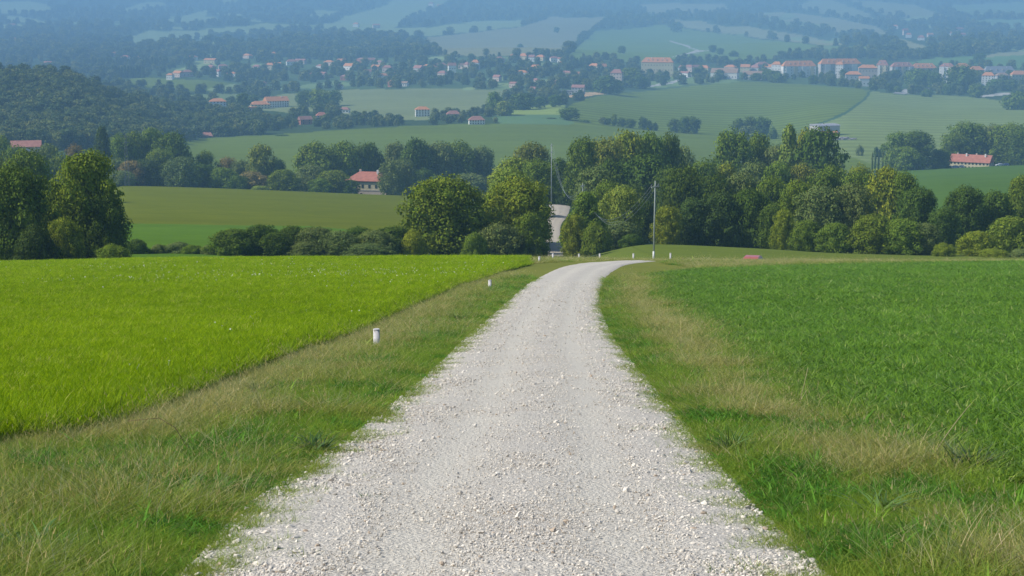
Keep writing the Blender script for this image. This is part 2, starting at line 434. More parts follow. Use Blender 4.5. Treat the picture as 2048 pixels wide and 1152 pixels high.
for _k in range(85):                                              # small clearings and strips of meadow scattered over the slopes and gardens
    _up = _k < 50
    _x = _rs.choice([_rs.uniform(-20, 880), _rs.uniform(-20, 620), _rs.uniform(1480, 2060)]) if _up else _rs.uniform(330, 1240)
    _y = _rs.uniform(24, 112) if _up else _rs.uniform(112, 178)
    _w, _h, _t = _rs.uniform(14, 50), _rs.uniform(1.8, 4.6), _rs.uniform(-.12, .12)
    REG.append(("hillside_field" if _up else "hamlet_meadow", None, PALE if _rs.random() < .6 else (.15, .22, .09), .04, 1900, 9e9,
                [(_x - _w, _y + _t * _w), (_x - _w * .3, _y - _h), (_x + _w * .6, _y - _h * .8 - _t * _w), (_x + _w, _y - _t * _w), (_x + _w * .2, _y + _h)]))
PX, PY = to_pix(_XX, _DD, ZG)
_wob = 3.0 * np.clip(_DD / 2500, 0, 1)
PXw = PX + _wob * (vnoise(_XX / 40, _DD / 60, 21) - 0.5) * 2
PYw = PY + _wob * 0.5 * (vnoise(_XX / 40, _DD / 60, 22) - 0.5) * 2
RID = np.zeros(PX.shape, np.int32)
COLR = np.zeros(PX.shape + (3,)); STRP = np.zeros(PX.shape)
NAMES = []
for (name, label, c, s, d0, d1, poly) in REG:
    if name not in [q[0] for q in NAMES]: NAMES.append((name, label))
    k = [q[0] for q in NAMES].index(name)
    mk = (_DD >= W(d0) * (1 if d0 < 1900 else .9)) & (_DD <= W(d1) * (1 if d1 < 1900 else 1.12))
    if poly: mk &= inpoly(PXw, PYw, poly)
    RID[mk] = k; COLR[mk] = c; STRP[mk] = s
# dirt streak across the village field
RNAME = [q[0] for q in NAMES]


def build_ground():
    V = np.stack([_XX, _DD, ZG], -1).reshape(-1, 3)
    idx = np.arange(NU * ND).reshape(NU, ND)
    Q = np.stack([idx[:-1, :-1], idx[1:, :-1], idx[1:, 1:], idx[:-1, 1:]], -1).reshape(-1, 4)
    fr = RID[:-1, :-1].reshape(-1)
    cr, sr = COLR.reshape(-1, 3), STRP.reshape(-1)
    for k, (name, label) in enumerate(NAMES):
        q = Q[fr == k]
        if not len(q): continue
        used, inv = np.unique(q.ravel(), return_inverse=True)
        v = V[used]; qq = inv.reshape(-1, 4); cc = cr[used]; ss = sr[used]
        if name == "grass_verge":                       # the ground goes on beside and behind the camera
            n0 = len(v); xs = np.linspace(-30, 30, 40); ys = np.linspace(-14, 6.02, 20)
            gx, gy = np.meshgrid(xs, ys, indexing='ij')
            gz = ground(gx, gy) - np.where(gy > 5.9, 0.0, 0.0)
            v = np.vstack([v, np.stack([gx, gy, gz], -1).reshape(-1, 3)])
            i2 = np.arange(800).reshape(40, 20) + n0
            qq = np.vstack([qq, np.stack([i2[:-1, :-1], i2[1:, :-1], i2[1:, 1:], i2[:-1, 1:]], -1).reshape(-1, 4)])
            cc = np.vstack([cc, np.tile([.165, .185, .045], (800, 1))]); ss = np.concatenate([ss, np.zeros(800)])
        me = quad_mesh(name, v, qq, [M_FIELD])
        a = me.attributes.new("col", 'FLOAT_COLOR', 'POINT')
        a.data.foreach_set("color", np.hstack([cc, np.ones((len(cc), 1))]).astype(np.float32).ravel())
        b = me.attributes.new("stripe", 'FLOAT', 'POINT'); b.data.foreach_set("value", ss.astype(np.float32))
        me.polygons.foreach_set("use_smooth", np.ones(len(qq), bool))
        tag(link(name, me), label, None, None, "structure")


build_ground()

# ------------------------------------------------------------------ near fields and the road
def edge_from_pixels(pts, dmin=6.0, over=0.0):
    w = [hit(px, r, dmin) for px, r in pts]
    if over: w = [hit(px, r + over * F / p[1], dmin) for (px, r), p in zip(pts, w) if p]      # the grass in front hides the foot of the edge
    w = [(p[0], p[1]) for p in w if p]
    w.sort(key=lambda p: p[1])
    return np.array([p[1] for p in w]), np.array([p[0] for p in w])


ML_Y, ML_X = edge_from_pixels([(-60, 872), (0, 857), (137, 850), (239, 829), (325, 803), (438, 753), (513, 722), (581, 698), (698, 659), (775, 626), (850, 594), (900, 572), (945, 560), (991, 544), (1059, 527)], over=.15)
CR_Y, CR_X = edge_from_pixels([(2120, 1010), (2048, 975), (1946, 948), (1861, 903), (1810, 871), (1724, 838), (1639, 800), (1590, 750), (1512, 703), (1416, 652), (1371, 627), (1344, 605), (1330, 585), (1320, 564), (1312, 551)], over=.12)


def meadow_edge(y):
    x = np.interp(y, ML_Y, ML_X)
    x = np.where(y < ML_Y[0], ML_X[0], x)
    return x + 0.12 * (vnoise(y / 0.9, y * 0, 31) - 0.5) + 0.25 * (vnoise(y / 4, y * 0, 32) - 0.5)


def crop_edge(y):
    x = np.interp(y, CR_Y, CR_X)
    yl = CR_Y[-1]
    x = np.where(y > yl, CR_X[-1] + ((np.clip(y, yl, None) - yl) / 7.0) ** 2 * 1.1, x)
    return x + 0.5 * (vnoise(y / 1.5, y * 0, 33) - 0.5) + 0.6 * (vnoise(y / 5, y * 0, 34) - 0.5)


MEADOW_END = 139.0
def crop_end(x): return 115.5 + 0.012 * np.clip(x, 0, 60)


def side_sheet(name, label, edge, side, y0, y1, lift, colr, endf=None):
    ys = np.geomspace(y0, y1, 260); nx = 70
    t = np.linspace(0, 1, nx) ** 1.5
    e = edge(ys)
    far = side * (0.40 * ys + 8)
    X = e[:, None] + (far - e)[:, None] * t[None, :]
    Y = np.repeat(ys[:, None], nx, 1)
    Z = ground(X, Y) + lift * np.clip(np.abs(X - e[:, None]) / 0.12 + 0.7, 0, 1)
    if endf is not None: Z = np.where(Y > endf(X), ground(X, Y) - 0.05, Z)
    V = np.stack([X, Y, Z], -1).reshape(-1, 3)
    idx = np.arange(V.shape[0]).reshape(len(ys), nx)
    Q = np.stack([idx[:-1, :-1], idx[:-1, 1:], idx[1:, 1:], idx[1:, :-1]], -1).reshape(-1, 4)
    if side < 0: Q = Q[:, ::-1]
    # cut bank along the edge
    n0 = len(V); B = np.stack([e - side * 0.05, ys, ground(e, ys) - 0.10], -1); V = np.vstack([V, B])
    b = np.arange(len(ys)) + n0
    S = np.stack([b[:-1], idx[:-1, 0], idx[1:, 0], b[1:]], -1)
    Q = np.vstack([Q, S if side > 0 else S[:, ::-1]])
    me = quad_mesh(name, V, Q, [M_FIELD])
    a = me.attributes.new("col", 'FLOAT_COLOR', 'POINT')
    cc = np.tile(np.array([*colr, 1.0], np.float32), (len(V), 1)); cc[n0:] = (.17, .15, .075, 1)
    a.data.foreach_set("color", cc.ravel())
    tag(link(name, me), label, None, None, "structure")


side_sheet("meadow", "bright yellow green meadow on the left of the road", meadow_edge, -1, 7.0, MEADOW_END, 0.12, (.11, .19, .004))
side_sheet("crop_field", "deep green young crop on the right of the road", crop_edge, 1, 7.0, 118.0, 0.05, (.05, .125, .010), crop_end)

LEFT = {1152: 372, 1086: 436, 1001: 515, 949: 596, 895: 678, 832: 760, 760: 848, 705: 905, 654: 958, 623: 995, 590: 1031, 564: 1062}
RIGHT = {1152: 1645, 1100: 1590, 1042: 1530, 990: 1480, 943: 1444, 895: 1400, 843: 1358, 808: 1331, 746: 1280, 685: 1230, 644: 1209, 615: 1199, 590: 1197, 564: 1206}
LY, LX = edge_from_pixels([(p, r) for r, p in LEFT.items()])
RY, RX = edge_from_pixels([(p, r) for r, p in RIGHT.items()])
pairs = []
for y in np.geomspace(3.0, LY[-1], 150):
    pairs.append(((float(np.interp(y, LY, LX)), y), (float(np.interp(y, RY, RX)), y)))
bend = []
for a, b in [((1098, 546), (1210, 555)), ((1133, 532.5), (1221, 545)), ((1166, 527), (1236, 536)), ((1215, 523.5), (1256, 529))]:
    pa, pb = hit(*a), hit(*b); bend.append(((pa[0], pa[1]), (pb[0], pb[1])))
bend += [((9.3, 122.4), (10.9, 119.6)), ((12.6, 127.6), (15.6, 125.6)), ((17.6, 137), (21.2, 136)), ((18.8, 149), (22.4, 149.5)), ((23, 158), (25.5, 155.2)), ((36, 162.5), (37, 159)), ((62, 165), (62.5, 161.4))]
ctrl = [pairs[-1]] + bend
t_ = np.arange(len(ctrl), dtype=float)
A_ = np.array([[*a, *b] for a, b in ctrl])
fine = pchip(t_, A_, np.linspace(0, t_[-1], 260)[1:])
pairs += [((r[0], r[1]), (r[2], r[3])) for r in fine]
ROADP = np.array([[*a, *b] for a, b in pairs])
NC = 26
FARP = []
for r, l, q in [(529, 1090, 1128), (519, 1088, 1126), (512, 1087, 1125.5), (500, 1085, 1125), (488, 1083, 1122.5), (472, 1082, 1120), (458, 1084, 1120), (447, 1090, 1123), (437, 1095, 1131), (428, 1098, 1136), (420, 1099.5, 1138.5), (414, 1099, 1140)]:
    pa, pb = hit(l, r, 215), hit(q, r, 215); FARP.append((pa[0], pa[1], pb[0], pb[1]))
FARP += [(float(uslope(1097, 410) * 405), 405.0, float(uslope(1138, 410) * 405), 405.0), (float(uslope(1088, 409) * 450), 450.0, float(uslope(1126, 409) * 450), 450.0)]
FARP = pchip(np.arange(len(FARP), dtype=float), np.array(FARP), np.linspace(0, len(FARP) - 1, 90))


def build_road(ROADP, label, dull=1.0):
    s = np.linspace(-0.025, 1.025, NC)
    X = ROADP[:, 0:1] * (1 - s) + ROADP[:, 2:3] * s; Y = ROADP[:, 1:2] * (1 - s) + ROADP[:, 3:4] * s
    crown = 0.05 * (1 - (2 * s - 1) ** 2) - 0.018 * (np.exp(-((s - 0.34) / .09) ** 2) + np.exp(-((s - .70) / .09) ** 2))
    Z = ground(X, Y) + 0.022 - 0.62 * np.clip((Y - 116.8) / 4, 0, 1) * (Y < 170) + crown[None, :] - 0.03 * ((s < 0) | (s > 1))[None, :]
    Z += 0.02 * (vnoise(X / 0.7, Y / 1.1, 41) - 0.5)
    V = np.stack([X, Y, Z], -1).reshape(-1, 3); idx = np.arange(len(V)).reshape(len(X), NC)
    Q = np.stack([idx[:-1, :-1], idx[:-1, 1:], idx[1:, 1:], idx[1:, :-1]], -1).reshape(-1, 4)
    m, nt, out = nmat("gravel_surface")
    tc = nd(nt, "ShaderNodeTexCoord"); O = tc.outputs['Object']
    cr = nd(nt, "ShaderNodeAttribute", attribute_name="across")
    n1 = noise(nt, O, 0.9, 4); n2 = noise(nt, O, 7.0, 4)
    def vor(scale, feat='F1'):
        v = nd(nt, "ShaderNodeTexVoronoi", feature=feat, ins={'Scale': scale, 'Randomness': 1.0}); nt.links.new(O, v.inputs['Vector']); return v
    v1 = vor(26.0); v2 = vor(55.0); v3 = vor(120.0)
    base = ramp(nt, v1.outputs['Color'], [(0.1, (.44, .40, .35)), (0.5, (.56, .515, .45)), (0.9, (.69, .64, .57))])
    fineC = ramp(nt, v2.outputs['Color'], [(0.1, (.44, .40, .345)), (0.5, (.57, .525, .45)), (0.9, (.69, .64, .555))])
    # wheel tracks: packed pale fines; edges and middle: loose stone
    a = cr.outputs['Fac']
    def band(c, w): return mathn(nt, 'SUBTRACT', 1.0, mathn(nt, 'MINIMUM', mathn(nt, 'DIVIDE', mathn(nt, 'ABSOLUTE', mathn(nt, 'SUBTRACT', a, c)), w), 1.0))
    tr = mathn(nt, 'MAXIMUM', band(0.34, 0.17), band(0.70, 0.17))
    fac = mathn(nt, 'MULTIPLY', mathn(nt, 'ADD', tr, mathn(nt, 'MULTIPLY', mathn(nt, 'SUBTRACT', n1, 0.5), 1.6)), 0.9)
    fac = mathn(nt, 'MINIMUM', mathn(nt, 'MAXIMUM', fac, 0.0), 0.9)
    pk = mixc(nt, n2, (.64, .60, .50), (.74, .69, .59))
    c = mixc(nt, fac, mixc(nt, 0.5, base, fineC), mixc(nt, 0.45, fineC, pk))
    edge = ramp(nt, v1.outputs['Distance'], [(0.0, 1.0), (0.75, 0.86)])
    c = mixc(nt, 1.0, c, edge, 'MULTIPLY')
    h = mathn(nt, 'ADD', mathn(nt, 'MULTIPLY', v1.outputs['Distance'], -0.9), mathn(nt, 'MULTIPLY', v2.outputs['Distance'], -0.55))
    h = mathn(nt, 'ADD', h, mathn(nt, 'MULTIPLY', v3.outputs['Distance'], -0.3))
    bn = nd(nt, "ShaderNodeBump", ins={'Strength': 0.55, 'Distance': 0.03}); nt.links.new(h, bn.inputs['Height'])
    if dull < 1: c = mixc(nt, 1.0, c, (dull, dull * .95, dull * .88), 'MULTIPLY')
    bsdf(nt, out, c, 0.95, 0.1, bn.outputs[0])
    me = quad_mesh("gravel_road", V, Q, [m])
    at = me.attributes.new("across", 'FLOAT', 'POINT'); at.data.foreach_set("value", np.tile(s, len(X)).astype(np.float32))
    me.polygons.foreach_set("use_smooth", np.ones(len(Q), bool))
    tag(link("gravel_road", me), label, None, None, "structure")


build_road(ROADP, "white gravel road running downhill and bending right")
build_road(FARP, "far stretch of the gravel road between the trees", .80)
def road_l(y): return np.interp(y, ROADP[:150, 1], ROADP[:150, 0])
def road_r(y): return np.interp(y, ROADP[:150, 3], ROADP[:150, 2])
# ------------------------------------------------------------------ trees
def leaf_mat(name, rnd=0.0, trans=0.17, hue=True):
    m, nt, out = nmat(name)
    oi = nd(nt, "ShaderNodeObjectInfo")
    lv = nd(nt, "ShaderNodeAttribute", attribute_name="lv")
    v = mathn(nt, 'ADD', mathn(nt, 'MULTIPLY', lv.outputs['Fac'], 0.55), 0.72)
    cb = nd(nt, "ShaderNodeCombineXYZ")
    nt.links.new(mathn(nt, 'MULTIPLY', v, mathn(nt, 'ADD', mathn(nt, 'MULTIPLY', lv.outputs['Fac'], 0.35), 0.83)), cb.inputs[0])
    nt.links.new(v, cb.inputs[1]); nt.links.new(mathn(nt, 'MULTIPLY', v, 0.95), cb.inputs[2])
    c = mixc(nt, 1.0, oi.outputs['Color'], cb.outputs[0], 'MULTIPLY')
    if rnd:
        r = ramp(nt, oi.outputs['Random'], [(0.0, (.62, .74, .75)), (0.35, (.9, .95, .9)), (0.7, (1.15, 1.1, .95)), (1.0, (1.65, 1.4, .95))])
        c = mixc(nt, 1.0, c, r, 'MULTIPLY')
    d = nd(nt, "ShaderNodeBsdfDiffuse"); t = nd(nt, "ShaderNodeBsdfTranslucent"); mx = nd(nt, "ShaderNodeMixShader", ins={0: trans})
    nt.links.new(c, d.inputs['Color'])
    nt.links.new(mixc(nt, 1.0, c, (1.35, 1.25, .6), 'MULTIPLY'), t.inputs['Color'])
    nt.links.new(d.outputs[0], mx.inputs[1]); nt.links.new(t.outputs[0], mx.inputs[2]); nt.links.new(mx.outputs[0], out.inputs['Surface'])
    return m


M_LEAF = leaf_mat("tree_foliage")
M_WOOD_LEAF = leaf_mat("woodland_foliage", rnd=1.0)
M_BARK = simple("bark", (.10, .085, .06), 0.95, 0.1, 0.35, 14.0, 0.6)


def prof(kind, z):
    if kind == 'round': return 0.5 * np.clip(1 - np.abs((z - .50) / .52) ** 2.7, 0, 1) ** (1 / 2.4)
    if kind == 'dome': return 0.5 * np.sqrt(np.clip(1 - np.clip((z - .25) / .75, 0, 1) ** 2.2, 0, 1)) * np.clip(.72 + z * 1.2, 0, 1)
    if kind == 'cone': return 0.5 * np.clip(1.02 - z, 0, 1) ** .62 * np.clip(.5 + z * 3, 0, 1)
    if kind == 'tall': return 0.5 * np.clip(1 - np.abs((z - .44) / .58) ** 2.6, 0, 1) ** .55
    if kind == 'bush': return 0.5 * np.sqrt(np.clip(1 - z ** 2.2, 0, 1))
    if kind == 'poplar': return 0.5 * np.clip(1 - np.abs((z - .4) / .62) ** 2.5, 0, 1) ** .8
    return 0.5 * np.sqrt(np.clip(1 - ((z - .53) / .5) ** 2, 0, 1))


def crown_arrays(kind, n, leaf, nlobe, seed, lobr=(.13, .2), inner=0.22, irr=0.0, zs=.9):
    r = np.random.default_rng(seed)
    z0 = {'round': .10, 'dome': .05, 'cone': .06, 'tall': .06, 'bush': .0, 'poplar': .04}.get(kind, .1)
    zz = z0 + (1 - z0) * (np.arange(nlobe) + r.random(nlobe) * .8) / nlobe
    zz = np.clip(zz, z0 + .04, .97)
    ang = np.arange(nlobe) * 2.399963 + r.normal(0, .35, nlobe)
    lr = r.uniform(*lobr, nlobe)
    R = prof(kind, zz)
    lr = np.minimum(lr, np.maximum(R * .95, .05))
    rad = np.clip(R - lr * .82, 0, 1) * r.uniform(.86 - irr, 1.06 + irr * .35, nlobe)
    lz = np.minimum(zz, 1 - lr * zs * .95)
    C = np.stack([np.cos(ang) * rad, np.sin(ang) * rad, np.maximum(lz, lr * zs * .55)], 1)
    nc = max(4, nlobe // 5)                                       # lobes near the stem keep the crown closed
    cz = z0 + (1 - z0) * (np.arange(nc) + .5) / nc
    C = np.vstack([C, np.stack([r.normal(0, .04, nc), r.normal(0, .04, nc), np.minimum(cz, .84)], 1)])
    lr = np.concatenate([lr, np.minimum(np.maximum(prof(kind, cz) * .62, .06), .3)])
    p = lr ** 2; p = p / p.sum()
    k = r.choice(len(lr), int(n * 1.9), p=p)
    dv = r.normal(size=(len(k), 3)); dv[:, 2] += .25; dv /= np.linalg.norm(dv, axis=1)[:, None]
    sh = np.where(r.random(len(k)) < inner, r.uniform(.2, .75, len(k)), np.where(r.random(len(k)) < .10, r.uniform(1.03, 1.18, len(k)), r.uniform(.80, 1.08, len(k))))
    ZS = np.array([1, 1, zs]); P = C[k] + dv * (lr[k] * sh)[:, None] * ZS
    keep = np.ones(len(P), bool)                                  # drop leaves buried deep in other lobes
    for j in range(len(lr)):
        dj = np.linalg.norm((P - C[j]) / ZS, axis=1)
        keep &= ~((dj < lr[j] * .62) & (k != j) & (sh > .78) & (r.random(len(P)) < .85))
    keep &= P[:, 2] > .0
    P, dv, sh = P[keep][:n], dv[keep][:n], sh[keep][:n]
    m = len(P)
    nrm = dv * 1.0 + r.normal(0, .30, (m, 3)); nrm /= np.linalg.norm(nrm, axis=1)[:, None]
    a = np.cross(nrm, r.normal(size=(m, 3))); a /= np.linalg.norm(a, axis=1)[:, None]
    b = np.cross(nrm, a)
    s = leaf * r.uniform(.55, 1.35, m) * np.where(sh < .78, 1.9, 1.0)
    a = a * (s * 1.15)[:, None] * .5; b = b * (s * .8)[:, None] * .5
    a[:, 2] *= zs / .9; b[:, 2] *= zs / .9
    V = np.stack([P - a, P - b * .9 + a * .15, P + a, P + b * .9 - a * .1], 1).reshape(-1, 3)
    V[:, 2] = np.maximum(V[:, 2], 0.0)
    Q = np.arange(m * 4).reshape(m, 4)
    lobe_v = r.random(len(lr))
    lv = np.clip(.65 * r.random(m) + .35 * r.random(m), 0, 1)
    return V, Q, lv


def trunk_arrays(kind, seed, rad=.022, n=7):
    r = random.Random(seed); mb = MB()
    top = {'bush': .45, 'poplar': .9}.get(kind, .72)
    pts = [(r.uniform(-.01, .01) * i, r.uniform(-.01, .01) * i, top * i / 5 - .01) for i in range(6)]
    mb.tube(pts, [rad * 1.5, rad * 1.05, rad * .85, rad * .65, rad * .42, rad * .15], n)
    for k in range(5 if kind != 'poplar' else 2):
        a = k * 2.4 + r.uniform(-.4, .4); z = r.uniform(.18, .5) * (top / .72); L = r.uniform(.18, .3)
        p0 = (0, 0, z)
        mb.tube([p0, (math.cos(a) * L * .5, math.sin(a) * L * .5, z + L * .45), (math.cos(a) * L, math.sin(a) * L, z + L * .95)], [rad * .55, rad * .35, rad * .12], 5)
    return np.array(mb.v), mb.f


def crown_mesh(name, *args, mat=None, **kw):
    V, Q, lv = crown_arrays(*args, **kw)
    me = quad_mesh(name, V, Q, [mat or M_LEAF])
    a = me.attributes.new("lv", 'FLOAT', 'FACE'); a.data.foreach_set("value", lv.astype(np.float32))
    return me


def trunk_mesh(kind, seed):
    v, f = trunk_arrays(kind, seed)
    me = bpy.data.meshes.new("trunk"); me.from_pydata([tuple(q) for q in v], [], f); me.materials.append(M_BARK)
    return me


TPL = {}
KINDS_ = {'round': (34, (.13, .2)), 'dome': (36, (.13, .19)), 'cone': (34, (.10, .16)), 'tall': (34, (.12, .18)), 'bush': (16, (.13, .24)), 'poplar': (26, (.16, .28))}
for i, (kd, (nl, lrr)) in enumerate(KINDS_.items()):
    zs_ = {'bush': 1.7, 'dome': 1.15}.get(kd, .9)
    for j in range(3 if kd in ('round', 'dome') else 2):
        TPL['hi', kd, j] = (crown_mesh("crown", kd, 15000, .028, int(nl * 2.4), 100 + i * 10 + j, lobr=(lrr[0] * .5, lrr[1] * .85), irr=.26, zs=zs_), trunk_mesh(kd, i * 7 + j))
        TPL['mid', kd, j] = (crown_mesh("crown", kd, 7000, .034, int(nl * 1.8), 200 + i * 10 + j, lobr=(lrr[0] * .55, lrr[1] * .9), irr=.2, zs=zs_), trunk_mesh(kd, i * 7 + j))
        TPL['low', kd, j] = (crown_mesh("crown", kd, 1300, .075, int(nl * .6), 300 + i * 10 + j, lobr=(lrr[0] * 1.2, lrr[1] * 1.3), irr=.05, zs=zs_), None)
for j in range(2):
    TPL['hi', 'irr', j] = (crown_mesh("crown", 'tall', 17000, .026, 62, 400 + j, lobr=(.07, .14), inner=.15, irr=.30), trunk_mesh('tall', 90 + j))
    TPL['mid', 'irr', j] = (crown_mesh("crown", 'tall', 6500, .036, 44, 410 + j, lobr=(.08, .15), inner=.15, irr=.28), trunk_mesh('tall', 90 + j))
NVAR = {k: max(q[2] for q in TPL if q[1] == k) + 1 for k in list(KINDS_) + ['irr']}

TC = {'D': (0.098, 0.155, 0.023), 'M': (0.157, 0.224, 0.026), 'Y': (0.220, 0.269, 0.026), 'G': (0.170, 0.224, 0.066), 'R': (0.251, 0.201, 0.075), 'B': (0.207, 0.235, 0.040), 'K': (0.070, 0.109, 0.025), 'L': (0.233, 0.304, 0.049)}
_tn = [0]


def place_tree(px, top, w, d, kind, col, label, cat="tree", group=None, name=None, lod=None, base=None, raw=False):
    if not raw: d = W(d)
    x = uslope(px, top + 40) * d
    z = float(ground(x, d)) if base is None else vslope(base) * d
    zt = vslope(top) * d
    h = max(zt - z, 1.0); wm = w / F * d * 1.16
    if lod is None: lod = 'hi' if d < 300 else ('mid' if d < 1050 else 'low')
    if kind == 'irr' and lod == 'low': kind = 'tall'
    k = _tn[0]; _tn[0] += 1
    r = random.Random(k * 13 + 5)
    cm, tm = TPL[lod, kind, r.randrange(NVAR[kind])]
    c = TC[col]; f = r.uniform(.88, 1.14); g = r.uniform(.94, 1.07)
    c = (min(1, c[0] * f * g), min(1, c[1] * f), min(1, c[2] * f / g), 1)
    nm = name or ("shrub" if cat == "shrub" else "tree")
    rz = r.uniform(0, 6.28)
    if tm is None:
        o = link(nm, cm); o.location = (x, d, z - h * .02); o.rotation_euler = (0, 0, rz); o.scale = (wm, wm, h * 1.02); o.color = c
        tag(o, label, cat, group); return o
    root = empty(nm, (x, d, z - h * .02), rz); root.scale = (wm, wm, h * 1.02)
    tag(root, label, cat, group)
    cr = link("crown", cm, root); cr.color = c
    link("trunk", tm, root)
    return root


